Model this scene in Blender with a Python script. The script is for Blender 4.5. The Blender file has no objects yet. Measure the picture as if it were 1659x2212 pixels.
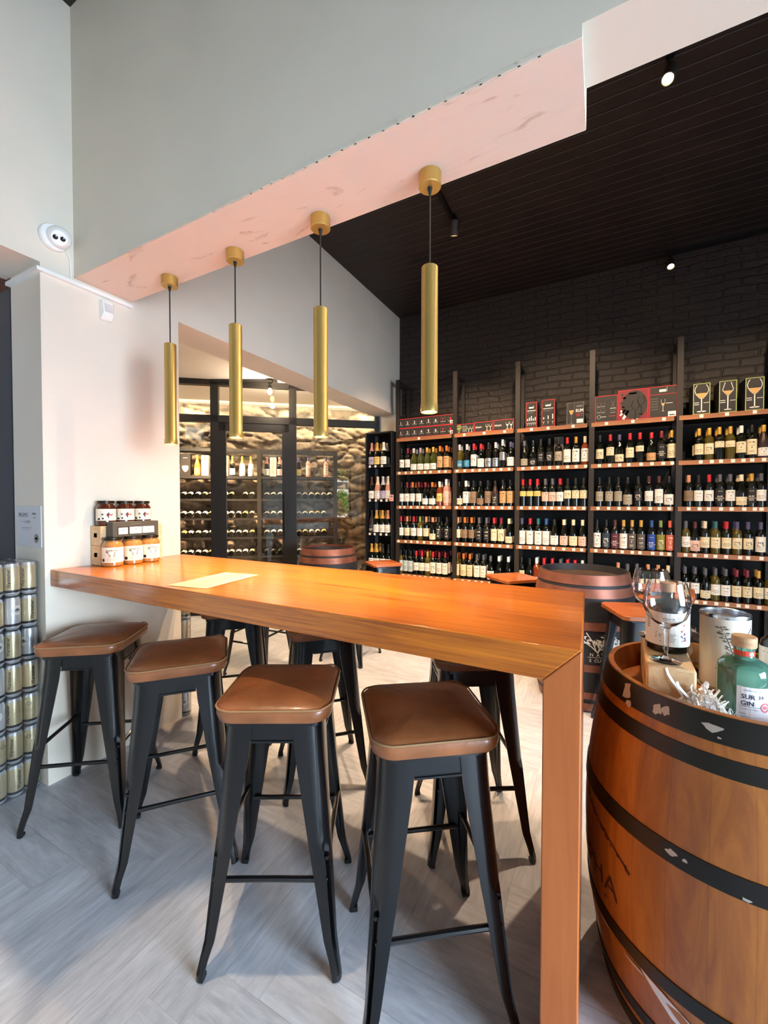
import bpy, bmesh, math, random
import numpy as np
from mathutils import Vector, Matrix, noise as mnoise
rnd = random.Random(7)
sc = bpy.context.scene
COL = sc.collection
PI = math.pi
R = math.radians

# ------------------------------------------------------------------ camera
W, H = 1659, 2212
FPX = 892.0
CAM = np.array([0.0, 0.0, 1.45])
def cam_axes(yaw, pitch, roll):
    cy, sy = math.cos(yaw), math.sin(yaw)
    f = np.array([-sy*math.cos(pitch), cy*math.cos(pitch), math.sin(pitch)])
    r = np.array([cy, sy, 0.0]); u = np.cross(r, f)
    cr, sr = math.cos(roll), math.sin(roll)
    return cr*r+sr*u, -sr*r+cr*u, f
RX, UX, FX = cam_axes(R(27.8017), R(-1.1999), R(0.0464))
cd = bpy.data.cameras.new('camera'); cam = bpy.data.objects.new('camera', cd); COL.objects.link(cam)
cd.sensor_fit = 'VERTICAL'; cd.sensor_height = 36.0; cd.sensor_width = 27.0
cd.lens = FPX*36.0/H
cd.clip_start = 0.02; cd.clip_end = 200
mw = Matrix.Identity(4)
for i in range(3):
    mw[i][0] = RX[i]; mw[i][1] = UX[i]; mw[i][2] = -FX[i]; mw[i][3] = CAM[i]
cam.matrix_world = mw
sc.camera = cam
def ray(px, py=1086.0):
    return FX + RX*((px-W/2)/FPX) - UX*((py-H/2)/FPX)
def at_y(px, py, y):
    d = ray(px, py); return CAM + d*(y/d[1])
def at_z(px, py, z):
    d = ray(px, py); return CAM + d*((z-CAM[2])/d[2])

# ------------------------------------------------------------------ world, exposure, large lights
w = bpy.data.worlds.new('world'); sc.world = w; w.use_nodes = True
w.node_tree.nodes['Background'].inputs['Color'].default_value = (0.62, 0.78, 1.0, 1)
w.node_tree.nodes['Background'].inputs['Strength'].default_value = 1.5
sc.view_settings.view_transform = 'Standard'; sc.view_settings.look = 'None'
sc.view_settings.gamma = 1.0; sc.view_settings.use_curve_mapping = False
sc.view_settings.exposure = 0.0
sc.cycles.max_bounces = 10; sc.cycles.diffuse_bounces = 5; sc.cycles.glossy_bounces = 4
sc.cycles.transmission_bounces = 8; sc.cycles.transparent_max_bounces = 12
sc.cycles.caustics_reflective = False; sc.cycles.caustics_refractive = False
sc.cycles.sample_clamp_indirect = 25.0

def area(name, loc, target, sx, sy, power, color, spread=180):
    l = bpy.data.lights.new(name, 'AREA'); l.shape = 'RECTANGLE'; l.size = sx; l.size_y = sy
    l.energy = power; l.color = color; l.spread = R(spread)
    o = bpy.data.objects.new(name, l); COL.objects.link(o); o.location = loc
    o.rotation_euler = (Vector(target)-Vector(loc)).to_track_quat('-Z', 'Y').to_euler()
    return o
def spot(name, loc, target, power, color, angle, blend=0.4, radius=0.03):
    l = bpy.data.lights.new(name, 'SPOT'); l.energy = power; l.color = color
    l.spot_size = R(angle); l.spot_blend = blend; l.shadow_soft_size = radius
    o = bpy.data.objects.new(name, l); COL.objects.link(o); o.location = loc
    o.rotation_euler = (Vector(target)-Vector(loc)).to_track_quat('-Z', 'Y').to_euler()
    return o
def point(name, loc, power, color, radius=0.03):
    l = bpy.data.lights.new(name, 'POINT'); l.energy = power; l.color = color; l.shadow_soft_size = radius
    o = bpy.data.objects.new(name, l); COL.objects.link(o); o.location = loc
    return o
COOL = (0.66, 0.83, 1.0)
WARM = (1.0, 0.74, 0.45)
WARM2 = (1.0, 0.82, 0.60)
AMBER = (1.0, 0.62, 0.32)
# daylight entering through the street windows behind and beside the viewpoint
area('daylight_side_window', (4.33, -0.15, 1.3), (2.0, 0.1, 0.0), 2.4, 2.2, 400, COOL, 120)
sd_ = bpy.data.lights.new('sun', 'SUN'); sd_.energy = 45; sd_.angle = R(.6); sd_.color = (1.0, .95, .88)
sun = bpy.data.objects.new('sun', sd_); COL.objects.link(sun); sun.rotation_euler = Vector((.25, -.62, -.74)).to_track_quat('-Z', 'Y').to_euler()
def area_axes(name, loc, xaxis, aim, sx, sy, power, color):
    o = area(name, loc, Vector(loc)+Vector(aim), sx, sy, power, color)
    x = Vector(xaxis).normalized(); z = -Vector(aim).normalized(); x = (x-z*x.dot(z)).normalized(); y = z.cross(x)
    o.rotation_euler = Matrix((x, y, z)).transposed().to_euler(); return o

# ------------------------------------------------------------------ helpers: colour, materials
def lin(c):
    if isinstance(c, str):
        c = [int(c[i:i+2], 16)/255 for i in (0, 2, 4)]
    return tuple((x/12.92 if x <= 0.04045 else ((x+0.055)/1.055)**2.4) for x in c)+(1.0,)
MATS = {}
def base_mat(name):
    m = bpy.data.materials.new(name); m.use_nodes = True
    nt = m.node_tree; b = nt.nodes['Principled BSDF']
    return m, nt, b
def N(nt, typ, **kw):
    n = nt.nodes.new(typ)
    for k, v in kw.items():
        if k.startswith('i_'):
            n.inputs[k[2:].replace('_', ' ')].default_value = v
        else:
            setattr(n, k, v)
    return n
def L(nt, a, ao, b, bi):
    nt.links.new(a.outputs[ao], b.inputs[bi])
def ramp(nt, stops):
    r = nt.nodes.new('ShaderNodeValToRGB'); e = r.color_ramp.elements
    e[0].position = stops[0][0]; e[0].color = stops[0][1]
    e[1].position = stops[-1][0]; e[1].color = stops[-1][1]
    for p, c in stops[1:-1]:
        x = e.new(p); x.color = c
    return r
def M(name, col, rough=0.5, metal=0.0, coat=0.0, var=0.0, vscale=8.0, bump=0.0, bscale=60.0, emit=0.0, trans=0.0, ior=1.45, spec=None):
    if name in MATS: return MATS[name]
    m, nt, b = base_mat(name)
    c = lin(col)
    b.inputs['Base Color'].default_value = c
    b.inputs['Roughness'].default_value = rough; b.inputs['Metallic'].default_value = metal
    b.inputs['Coat Weight'].default_value = coat; b.inputs['Coat Roughness'].default_value = 0.08
    b.inputs['Transmission Weight'].default_value = trans; b.inputs['IOR'].default_value = ior
    if spec is not None: b.inputs['Specular IOR Level'].default_value = spec
    if emit:
        b.inputs['Emission Color'].default_value = c; b.inputs['Emission Strength'].default_value = emit
    tc = N(nt, 'ShaderNodeTexCoord')
    if var:
        n = N(nt, 'ShaderNodeTexNoise', i_Scale=vscale, i_Detail=5.0); L(nt, tc, 'Object', n, 'Vector')
        d = tuple(max(0, x*(1-var)) for x in c[:3])+(1,); e = tuple(min(1, x*(1+var)) for x in c[:3])+(1,)
        r = ramp(nt, [(0.3, d), (0.7, e)]); L(nt, n, 'Fac', r, 'Fac'); L(nt, r, 'Color', b, 'Base Color')
    if bump:
        n2 = N(nt, 'ShaderNodeTexNoise', i_Scale=bscale, i_Detail=4.0); L(nt, tc, 'Object', n2, 'Vector')
        bp = N(nt, 'ShaderNodeBump', i_Strength=bump, i_Distance=0.01); L(nt, n2, 'Fac', bp, 'Height'); L(nt, bp, 'Normal', b, 'Normal')
    MATS[name] = m
    return m
def wood(name, c1, c2, axis='X', scale=3.0, stretch=14.0, rough=0.35, coat=0.0, bump=0.05, fig=0.6, stave=0, stave_w=0.08):
    if name in MATS: return MATS[name]
    m, nt, b = base_mat(name)
    tc = N(nt, 'ShaderNodeTexCoord'); mp = N(nt, 'ShaderNodeMapping')
    s = [scale*stretch]*3; s['XYZ'.index(axis)] = scale
    mp.inputs['Scale'].default_value = s
    L(nt, tc, 'Object', mp, 'Vector')
    n = N(nt, 'ShaderNodeTexNoise', i_Scale=1.0, i_Detail=6.0, i_Roughness=0.62, i_Distortion=fig); L(nt, mp, 'Vector', n, 'Vector')
    mp2 = N(nt, 'ShaderNodeMapping'); s2 = [scale*2.2]*3; s2['XYZ'.index(axis)] = scale*0.5; mp2.inputs['Scale'].default_value = s2
    L(nt, tc, 'Object', mp2, 'Vector')
    n2 = N(nt, 'ShaderNodeTexNoise', i_Scale=1.0, i_Detail=2.0, i_Distortion=1.2); L(nt, mp2, 'Vector', n2, 'Vector')
    ad = N(nt, 'ShaderNodeMix', data_type='FLOAT'); ad.inputs[0].default_value = 0.4
    L(nt, n, 'Fac', ad, 2); L(nt, n2, 'Fac', ad, 3)
    r = ramp(nt, [(0.32, lin(c1)), (0.68, lin(c2))]); L(nt, ad, 0, r, 'Fac')
    out = (r, 'Color')
    if stave:
        sp = N(nt, 'ShaderNodeSeparateXYZ'); L(nt, tc, 'Object', sp, 'Vector')
        if stave == 'polar':
            at = N(nt, 'ShaderNodeMath', operation='ARCTAN2'); L(nt, sp, 'Y', at, 0); L(nt, sp, 'X', at, 1); src = (at, 0)
        else:
            src = (sp, stave)
        dv = N(nt, 'ShaderNodeMath', operation='DIVIDE'); L(nt, src[0], src[1], dv, 0); dv.inputs[1].default_value = stave_w
        fl = N(nt, 'ShaderNodeMath', operation='FLOOR'); L(nt, dv, 0, fl, 0)
        wn = N(nt, 'ShaderNodeTexWhiteNoise', noise_dimensions='1D'); L(nt, fl, 0, wn, 'W')
        fr = N(nt, 'ShaderNodeMath', operation='FRACT'); L(nt, dv, 0, fr, 0)
        pp = N(nt, 'ShaderNodeMath', operation='PINGPONG'); L(nt, fr, 0, pp, 0); pp.inputs[1].default_value = 0.5
        ed = N(nt, 'ShaderNodeMapRange'); L(nt, pp, 0, ed, 'Value'); ed.inputs['From Max'].default_value = 0.03
        ed.inputs['To Min'].default_value = 0.75; ed.inputs['To Max'].default_value = 1.0
        vr = N(nt, 'ShaderNodeMapRange'); L(nt, wn, 'Value', vr, 'Value'); vr.inputs['To Min'].default_value = 0.82; vr.inputs['To Max'].default_value = 1.12
        mu = N(nt, 'ShaderNodeMath', operation='MULTIPLY'); L(nt, ed, 0, mu, 0); L(nt, vr, 0, mu, 1)
        mx = N(nt, 'ShaderNodeMix', data_type='RGBA', blend_type='MULTIPLY'); mx.inputs[0].default_value = 1.0
        L(nt, r, 'Color', mx, 6); L(nt, mu, 0, mx, 7); out = (mx, 2)
    L(nt, out[0], out[1], b, 'Base Color')
    b.inputs['Roughness'].default_value = rough; b.inputs['Coat Weight'].default_value = coat; b.inputs['Coat Roughness'].default_value = 0.12
    if bump:
        bp = N(nt, 'ShaderNodeBump', i_Strength=bump, i_Distance=0.004); L(nt, n, 'Fac', bp, 'Height'); L(nt, bp, 'Normal', b, 'Normal')
    MATS[name] = m
    return m

# ------------------------------------------------------------------ helpers: meshes and objects
class MB:
    def __init__(self): self.v = []; self.f = []; self.m = []; self.uv = []
    def add(self, vs, fs, mi=0, uvs=None):
        o = len(self.v); self.v += [tuple(map(float, p)) for p in vs]
        for k, f in enumerate(fs):
            self.f.append([i+o for i in f]); self.m.append(mi)
            self.uv.append(uvs[k] if uvs else None)
        return self
    def box(self, x0, x1, y0, y1, z0, z1, mi=0):
        vs = [(x, y, z) for z in (z0, z1) for y in (y0, y1) for x in (x0, x1)]
        return self.add(vs, [(0, 2, 3, 1), (4, 5, 7, 6), (0, 1, 5, 4), (1, 3, 7, 5), (3, 2, 6, 7), (2, 0, 4, 6)], mi)
    def obox(self, c, s, M3=None, mi=0):
        vs = []
        for z in (-.5, .5):
            for y in (-.5, .5):
                for x in (-.5, .5):
                    p = Vector((x*s[0], y*s[1], z*s[2]))
                    if M3: p = M3 @ p
                    vs.append(p+Vector(c))
        return self.add(vs, [(0, 2, 3, 1), (4, 5, 7, 6), (0, 1, 5, 4), (1, 3, 7, 5), (3, 2, 6, 7), (2, 0, 4, 6)], mi)
    def loft(self, rings, mi=0, cap0=True, cap1=True, closed=True):
        n = len(rings[0]); vs = [p for r in rings for p in r]; fs = []
        for i in range(len(rings)-1):
            for j in range(n if closed else n-1):
                k = (j+1) % n
                fs.append((i*n+j, i*n+k, (i+1)*n+k, (i+1)*n+j))
        if cap0: fs.append(tuple(range(n-1, -1, -1)))
        if cap1: fs.append(tuple((len(rings)-1)*n+j for j in range(n)))
        return self.add(vs, fs, mi)
    def lathe(self, prof, segs=24, mi=0, c=(0, 0, 0), a0=0.0, a1=2*PI, mis=None):
        full = abs(a1-a0-2*PI) < 1e-6; n = segs if full else segs+1
        vs = []; fs = []; idx = []; ms = []
        for r, z in prof:
            if r < 1e-6:
                idx.append([len(vs)]*n); vs.append((c[0], c[1], c[2]+z))
            else:
                row = []
                for j in range(n):
                    a = a0+(a1-a0)*j/segs
                    row.append(len(vs)); vs.append((c[0]+r*math.cos(a), c[1]+r*math.sin(a), c[2]+z))
                idx.append(row)
        for i in range(len(prof)-1):
            for j in range(segs):
                k = (j+1) % n
                q = [idx[i][j], idx[i][k], idx[i+1][k], idx[i+1][j]]
                q2 = []
                for x in q:
                    if x not in q2: q2.append(x)
                if len(q2) > 2: fs.append(q2); ms.append(mis[i] if mis else mi)
        o = len(self.v); self.v += vs
        for f, x in zip(fs, ms):
            self.f.append([i+o for i in f]); self.m.append(x); self.uv.append(None)
        return self
    def tube(self, pts, r, segs=8, mi=0, caps=True):
        pts = [Vector(p) for p in pts]; rings = []
        rs = r if isinstance(r, (list, tuple)) else [r]*len(pts)
        up = Vector((0, 0, 1))
        for i, p in enumerate(pts):
            d = (pts[min(i+1, len(pts)-1)]-pts[max(i-1, 0)]).normalized()
            a = d.cross(up)
            if a.length < 1e-3: a = d.cross(Vector((1, 0, 0)))
            a.normalize(); b = a.cross(d).normalized()
            rings.append([p+a*rs[i]*math.cos(2*PI*k/segs)+b*rs[i]*math.sin(2*PI*k/segs) for k in range(segs)])
        return self.loft(rings, mi, caps, caps)
    def mesh(self, name, mats, smooth=40.0, recalc=True):
        me = bpy.data.meshes.new(name)
        me.from_pydata(self.v, [], self.f); me.update()
        if not isinstance(mats, (list, tuple)): mats = [mats]
        for m in mats: me.materials.append(m)
        me.polygons.foreach_set('material_index', self.m)
        if any(u is not None for u in self.uv):
            ul = me.uv_layers.new(name='UVMap'); k = 0
            for pi, p in enumerate(me.polygons):
                u = self.uv[pi]
                for j, li in enumerate(p.loop_indices):
                    if u: ul.data[li].uv = u[j]
        if recalc:
            bm = bmesh.new(); bm.from_mesh(me); bmesh.ops.recalc_face_normals(bm, faces=bm.faces); bm.to_mesh(me); bm.free()
        if smooth:
            me.polygons.foreach_set('use_smooth', [True]*len(me.polygons))
            me.set_sharp_from_angle(angle=R(smooth))
        return me
    def build(self, name, mats, parent=None, loc=None, rot=None, smooth=40.0, bevel=0.0, recalc=True):
        return link(name, self.mesh(name, mats, smooth, recalc), parent, loc, rot, bevel)
def link(name, me, parent=None, loc=None, rot=None, bevel=0.0):
    o = bpy.data.objects.new(name, me); COL.objects.link(o)
    if parent: o.parent = parent
    if loc is not None: o.location = loc
    if rot is not None: o.rotation_euler = rot
    if bevel:
        b = o.modifiers.new('bevel', 'BEVEL'); b.width = bevel; b.segments = 2; b.limit_method = 'ANGLE'; b.angle_limit = R(40)
    return o
def tag(o, label, cat, group=None):
    o['label'] = label; o['category'] = cat
    if group: o['group'] = group
    return o
def thing(name, label, cat, loc=(0, 0, 0), rotz=0.0, group=None):
    o = bpy.data.objects.new(name, None); COL.objects.link(o); o.empty_display_size = 0.05
    o.location = loc; o.rotation_euler = (0, 0, rotz)
    return tag(o, label, cat, group)
def struct(name, mb, mats, label=None, smooth=40.0, loc=None):
    o = mb.build(name, mats, None, loc, None, smooth) if isinstance(mb, MB) else mb
    o['kind'] = 'structure'
    if label: o['label'] = label
    return o
def copy_tree(o, loc=None, rotz=None, label=None, group=None, parent=None):
    c = o.copy(); COL.objects.link(c)
    if parent: c.parent = parent
    if loc is not None: c.location = loc
    if rotz is not None: c.rotation_euler = (0, 0, rotz)
    if label: c['label'] = label
    if group: c['group'] = group
    for ch in list(o.children):
        if ch.type in ('MESH', 'EMPTY'): copy_tree(ch, parent=c)
    return c
TXT = {}
def text_polys(s, bold=0.0):
    key = (s, bold)
    if key in TXT: return TXT[key]
    cu = bpy.data.curves.new('lettering', 'FONT'); cu.body = s; cu.size = 1.0; cu.resolution_u = 2; cu.offset = bold
    ob = bpy.data.objects.new('lettering', cu)
    COL.objects.link(ob); bpy.context.view_layer.update()
    me = bpy.data.meshes.new_from_object(ob)
    vs = [(v.co.x, v.co.y) for v in me.vertices]; fs = [tuple(p.vertices) for p in me.polygons]
    bpy.data.objects.remove(ob); bpy.data.curves.remove(cu); bpy.data.meshes.remove(me)
    x0 = min(v[0] for v in vs); x1 = max(v[0] for v in vs); y0 = min(v[1] for v in vs); y1 = max(v[1] for v in vs)
    vs = [((v[0]-(x0+x1)/2)/(y1-y0), (v[1]-(y0+y1)/2)/(y1-y0)) for v in vs]
    TXT[key] = (vs, fs, (x1-x0)/(y1-y0))
    return TXT[key]
class Print:
    """printed marks on a surface: u to the right, v up; mapped by fn(u, v) to 3-D"""
    def __init__(self, fn): self.mb = MB(); self.fn = fn
    def poly(self, pts, mi=0):
        self.mb.add([self.fn(u, v) for u, v in pts], [tuple(range(len(pts)))], mi); return self
    def rect(self, u0, u1, v0, v1, mi=0, n=1):
        for i in range(n):
            a = u0+(u1-u0)*i/n; b = u0+(u1-u0)*(i+1)/n
            self.poly([(a, v0), (b, v0), (b, v1), (a, v1)], mi)
        return self
    def disc(self, u, v, r, mi=0, n=18, ry=None):
        return self.poly([(u+r*math.cos(2*PI*k/n), v+(ry or r)*math.sin(2*PI*k/n)) for k in range(n)], mi)
    def line(self, pts, wd, mi=0):
        for (a, b), (c, d) in zip(pts, pts[1:]):
            l = math.hypot(c-a, d-b) or 1e-9; nx, ny = -(d-b)/l*wd/2, (c-a)/l*wd/2
            ex, ey = (c-a)/l*wd*.3, (d-b)/l*wd*.3
            self.poly([(a-nx-ex, b-ny-ey), (c-nx+ex, d-ny+ey), (c+nx+ex, d+ny+ey), (a+nx-ex, b+ny-ey)], mi)
        return self
    def ring(self, u, v, r, wd, mi=0, n=20, ry=None):
        return self.line([(u+r*math.cos(2*PI*k/n), v+(ry or r)*math.sin(2*PI*k/n)) for k in range(n+1)], wd, mi)
    def text(self, s, u, v, h, mi=0, maxw=None, rot=0.0, bold=0.0, sx=1.0):
        vs, fs, asp = text_polys(s, bold)
        kx = h*sx
        if maxw and asp*kx > maxw: kx = maxw/asp
        ca, sa = math.cos(rot), math.sin(rot)
        self.mb.add([self.fn(u+x*kx*ca-y*h*sa, v+x*kx*sa+y*h*ca) for x, y in vs], fs, mi)
        return self
    def build(self, name, mats, parent): return self.mb.build(name, mats, parent, smooth=0, recalc=False)
def front(x0, y, z0, eps=0.0012):      # a face looking towards -Y
    return lambda u, v: (x0+u, y-eps, z0+v)
def wrap(r, eps=0.0008, th0=-PI/2):    # on a cylinder, facing th0
    return lambda u, v: ((r(v) if callable(r) else r)*math.cos(th0+u/(r(v) if callable(r) else r)) + eps*math.cos(th0+u/0.1)*0,
                         (r(v) if callable(r) else r)*math.sin(th0+u/(r(v) if callable(r) else r)), v)

# ------------------------------------------------------------------ common materials
m_white = M('white_plaster', 'E3DACB', 0.85, var=0.03, vscale=2.5, bump=0.06, bscale=18)
m_soffit = M('stained_soffit_plaster', 'EBDCD0', 0.8, var=0.05, vscale=3.0, bump=0.1, bscale=9)
m_black = M('black_metal', '0B0C0F', 0.30, 0.0, coat=0.3, spec=0.5)
m_blackpaint = M('black_paint', '161413', 0.55)
m_brass = M('brushed_brass', 'CBA85E', 0.36, 0.7, bump=0.03, bscale=300)
m_cord = M('black_cord', '111111', 0.6)
m_whitepl = M('white_plastic', 'F2F1EE', 0.35)
m_ink = M('black_ink', '1B1B1D', 0.6)
m_greyink = M('grey_ink', '77726C', 0.7)
m_paper = M('white_paper', 'F2EEE6', 0.8)
m_redink = M('red_ink', 'C92F33', 0.6)
m_whiteink = M('white_ink', 'EFEAE2', 0.6)
m_rubber = M('black_rubber', '0C0C0D', 0.8)
def glow(name, col, strength):
    m, nt, b = base_mat(name); b.inputs['Base Color'].default_value = lin(col)
    b.inputs['Emission Color'].default_value = lin(col); b.inputs['Emission Strength'].default_value = strength
    return m
m_glow = glow('lamp_glow', 'FFD98A', 30.0)
def glass_mat(name, col=(1, 1, 1, 1), rough=0.0):
    m, nt, b = base_mat(name); b.inputs['Base Color'].default_value = col; b.inputs['Roughness'].default_value = rough
    b.inputs['Transmission Weight'].default_value = 1.0; b.inputs['IOR'].default_value = 1.45
    return m
m_glass = glass_mat('clear_glass')
def thin_glass(name, refl, col=(1, 1, 1, 1), rough=0.0):
    m = bpy.data.materials.new(name); m.use_nodes = True; nt = m.node_tree; nt.nodes.clear()
    o = nt.nodes.new('ShaderNodeOutputMaterial'); t = N(nt, 'ShaderNodeBsdfTransparent'); t.inputs['Color'].default_value = col
    g = N(nt, 'ShaderNodeBsdfGlossy'); g.inputs['Roughness'].default_value = rough
    ge = N(nt, 'ShaderNodeNewGeometry'); io = N(nt, 'ShaderNodeMapRange'); L(nt, ge, 'Backfacing', io, 'Value'); io.inputs['To Min'].default_value = 1.45; io.inputs['To Max'].default_value = 1/1.45
    fr = N(nt, 'ShaderNodeFresnel'); L(nt, io, 0, fr, 'IOR'); ad = N(nt, 'ShaderNodeMath', operation='ADD'); ad.inputs[1].default_value = refl; ad.use_clamp = True
    mx = N(nt, 'ShaderNodeMixShader'); L(nt, fr, 0, ad, 0); L(nt, ad, 0, mx, 0); L(nt, t, 0, mx, 1); L(nt, g, 0, mx, 2); L(nt, mx, 0, o, 0)
    return m
m_pane = thin_glass('window_pane_glass', 0.025, (0.96, 0.97, 0.96, 1))
m_film = thin_glass('shrink_film', 0.20, (0.96, 0.97, 0.98, 1), 0.16)

# ================================================================== STRUCTURE
# ---- floor: herringbone vinyl planks, one mesh
XW = -2.494; WT = 0.315; YB = 5.19; ZC = 4.0
def floor_mat():
    m, nt, b = base_mat('grey_oak_vinyl')
    tc = N(nt, 'ShaderNodeTexCoord'); mp = N(nt, 'ShaderNodeMapping'); mp.inputs['Scale'].default_value = (7.0, 46.0, 1.0)
    L(nt, tc, 'UV', mp, 'Vector')
    n = N(nt, 'ShaderNodeTexNoise', i_Scale=1.0, i_Detail=7.0, i_Roughness=0.7, i_Distortion=0.35); L(nt, mp, 'Vector', n, 'Vector')
    mp2 = N(nt, 'ShaderNodeMapping'); mp2.inputs['Scale'].default_value = (2.0, 7.0, 1.0); L(nt, tc, 'UV', mp2, 'Vector')
    n2 = N(nt, 'ShaderNodeTexNoise', i_Scale=1.0, i_Detail=3.0); L(nt, mp2, 'Vector', n2, 'Vector')
    ad = N(nt, 'ShaderNodeMix', data_type='FLOAT'); ad.inputs[0].default_value = 0.4; L(nt, n, 'Fac', ad, 2); L(nt, n2, 'Fac', ad, 3)
    r = ramp(nt, [(0.25, lin('8A8D96')), (0.5, lin('B4B7C0')), (0.75, lin('D4D7DF'))]); L(nt, ad, 0, r, 'Fac')
    sp = N(nt, 'ShaderNodeSeparateXYZ'); L(nt, tc, 'UV', sp, 'Vector')
    dv = N(nt, 'ShaderNodeMath', operation='DIVIDE'); L(nt, sp, 'X', dv, 0); dv.inputs[1].default_value = 10.0
    fl = N(nt, 'ShaderNodeMath', operation='FLOOR'); L(nt, dv, 0, fl, 0)
    wn = N(nt, 'ShaderNodeTexWhiteNoise', noise_dimensions='1D'); L(nt, fl, 0, wn, 'W')
    vr = N(nt, 'ShaderNodeMapRange'); L(nt, wn, 'Value', vr, 'Value'); vr.inputs['To Min'].default_value = 0.94; vr.inputs['To Max'].default_value = 1.05
    # joints at the plank edges
    py = N(nt, 'ShaderNodeMath', operation='PINGPONG'); L(nt, sp, 'Y', py, 0); py.inputs[1].default_value = 0.0725
    e = N(nt, 'ShaderNodeMapRange'); L(nt, py, 0, e, 'Value'); e.inputs['From Max'].default_value = 0.0016; e.inputs['To Min'].default_value = 0.6; e.inputs['To Max'].default_value = 1.0
    mu = N(nt, 'ShaderNodeMath', operation='MULTIPLY'); L(nt, vr, 0, mu, 0); L(nt, e, 0, mu, 1)
    mx = N(nt, 'ShaderNodeMix', data_type='RGBA', blend_type='MULTIPLY'); mx.inputs[0].default_value = 1.0
    L(nt, r, 'Color', mx, 6); L(nt, mu, 0, mx, 7); L(nt, mx, 2, b, 'Base Color')
    b.inputs['Roughness'].default_value = 0.42
    bp = N(nt, 'ShaderNodeBump', i_Strength=0.12, i_Distance=0.003); L(nt, n, 'Fac', bp, 'Height'); L(nt, bp, 'Normal', b, 'Normal')
    return m
mb = MB(); pw = 0.145; pn = 6; pid = 0
X0, X1, Y0, Y1 = -7.2, 4.5, -2.5, 8.6
for k in range(-140, 141):
    for j in range(-30, 31):
        ox, oy = (k+(pn+1)*j)*pw, (k+(1-pn)*j)*pw
        for t in (0, 1):
            if t == 0: x0, x1, y0, y1 = ox, ox+pn*pw, oy, oy+pw
            else: x0, x1, y0, y1 = ox+pn*pw, ox+(pn+1)*pw, oy+(1-pn)*pw, oy+pw
            x0 = max(x0, X0); x1 = min(x1, X1); y0 = max(y0, Y0); y1 = min(y1, Y1)
            if x1-x0 < 1e-4 or y1-y0 < 1e-4: continue
            u0 = pid*10+5; pid += 1
            if t == 0: uv = [(u0, 0), (u0+x1-x0, 0), (u0+x1-x0, pw), (u0, pw)]
            else: uv = [(u0, pw), (u0, 0), (u0+y1-y0, 0), (u0+y1-y0, pw)]
            mb.add([(x0, y0, 0), (x1, y0, 0), (x1, y1, 0), (x0, y1, 0)], [(0, 1, 2, 3)], 0, [uv])
struct('floor', mb, floor_mat(), 'grey wood-look herringbone floor', smooth=0)

# ---- left wall: column, upper wall, lintel over the cellar opening, header over the near opening
XB = XW-WT
mb = MB()
mb.box(XB, XW, 1.044, 1.806, 0, 4.05)                 # column up to the ceiling
mb.box(XB, XW, 1.806, 5.06, 2.651, 4.05)              # gable wall over the cellar opening
mb.box(XB, XW, 5.06, 7.0, 0, 4.05)                    # jamb
mb.box(XB-0.05, XW, -2.5, 1.044, 2.655, 4.05)         # header of the near opening
mb.box(XB-0.05, XW, -2.5, 0.30, 0, 2.655)             # wall on the viewer's side of that opening
struct('wall_left', mb, m_white, 'white plastered wall with two openings and a column')
mb = MB(); mb.box(XB-0.004, XW+0.022, 1.022, 1.494, 2.604, 2.622)
struct('trim_1', mb, m_whitepl, 'thin white ledge strip around the column', smooth=0)
mb = MB(); mb.box(XB-0.02, XW+0.003, 4.55, 5.05, 3.62, 3.93)
struct('trim_2', mb, m_white, 'patched plaster rectangle high on the gable wall')
mb = MB(); mb.box(XW, XW+0.03, 5.06, 5.19, 2.66, 3.02)
struct('trim_3', mb, M('beige_trim', '8F8069', 0.7), 'small beige block in the far corner')

# ---- bulkhead beam with its lower casing
mb = MB()
mb.box(XW, 4.4, 1.195, 1.385, 2.68, 4.05)
struct('wall_bulkhead', mb, [m_white], 'white upper wall above the bar')
def soffit_mat():
    m, nt, b = base_mat('soffit_plaster')
    tc = N(nt, 'ShaderNodeTexCoord')
    mp = N(nt, 'ShaderNodeMapping'); mp.inputs['Scale'].default_value = (1.0, 3.4, 1.0); L(nt, tc, 'Object', mp, 'Vector')
    n = N(nt, 'ShaderNodeTexNoise', i_Scale=2.6, i_Detail=6.0, i_Roughness=0.6, i_Distortion=1.6); L(nt, mp, 'Vector', n, 'Vector')
    r = ramp(nt, [(0.0, lin('EBD9CC')), (0.60, lin('EBD5C6')), (0.67, lin('CFB5A4')), (0.73, lin('EBD5C6')), (1.0, lin('EBD9CC'))])
    L(nt, n, 'Fac', r, 'Fac'); L(nt, r, 'Color', b, 'Base Color'); b.inputs['Roughness'].default_value = 0.7
    bp = N(nt, 'ShaderNodeBump', i_Strength=0.12, i_Distance=0.01); L(nt, n, 'Fac', bp, 'Height'); L(nt, bp, 'Normal', b, 'Normal')
    return m
mb = MB(); mb.box(XW, -0.057, 1.1945, 1.493, 2.646, 2.80, 1); mb.box(XW, -0.058, 1.197, 1.492, 2.644, 2.646, 0)
struct('trim_4', mb, [soffit_mat(), m_white], 'scuffed plaster casing under the bulkhead, holding the pendants', smooth=0)
mb = MB()
for i in range(45):                                   # ragged plaster lip along the lower edge
    x = XW+0.02+i*0.0525
    mb.box(x, x+0.06, 1.191-rnd.random()*0.002, 1.1945, 2.645, 2.652+rnd.random()*0.006)
struct('trim_5', mb, m_white, 'ragged plaster lip along the bulkhead edge')

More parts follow.
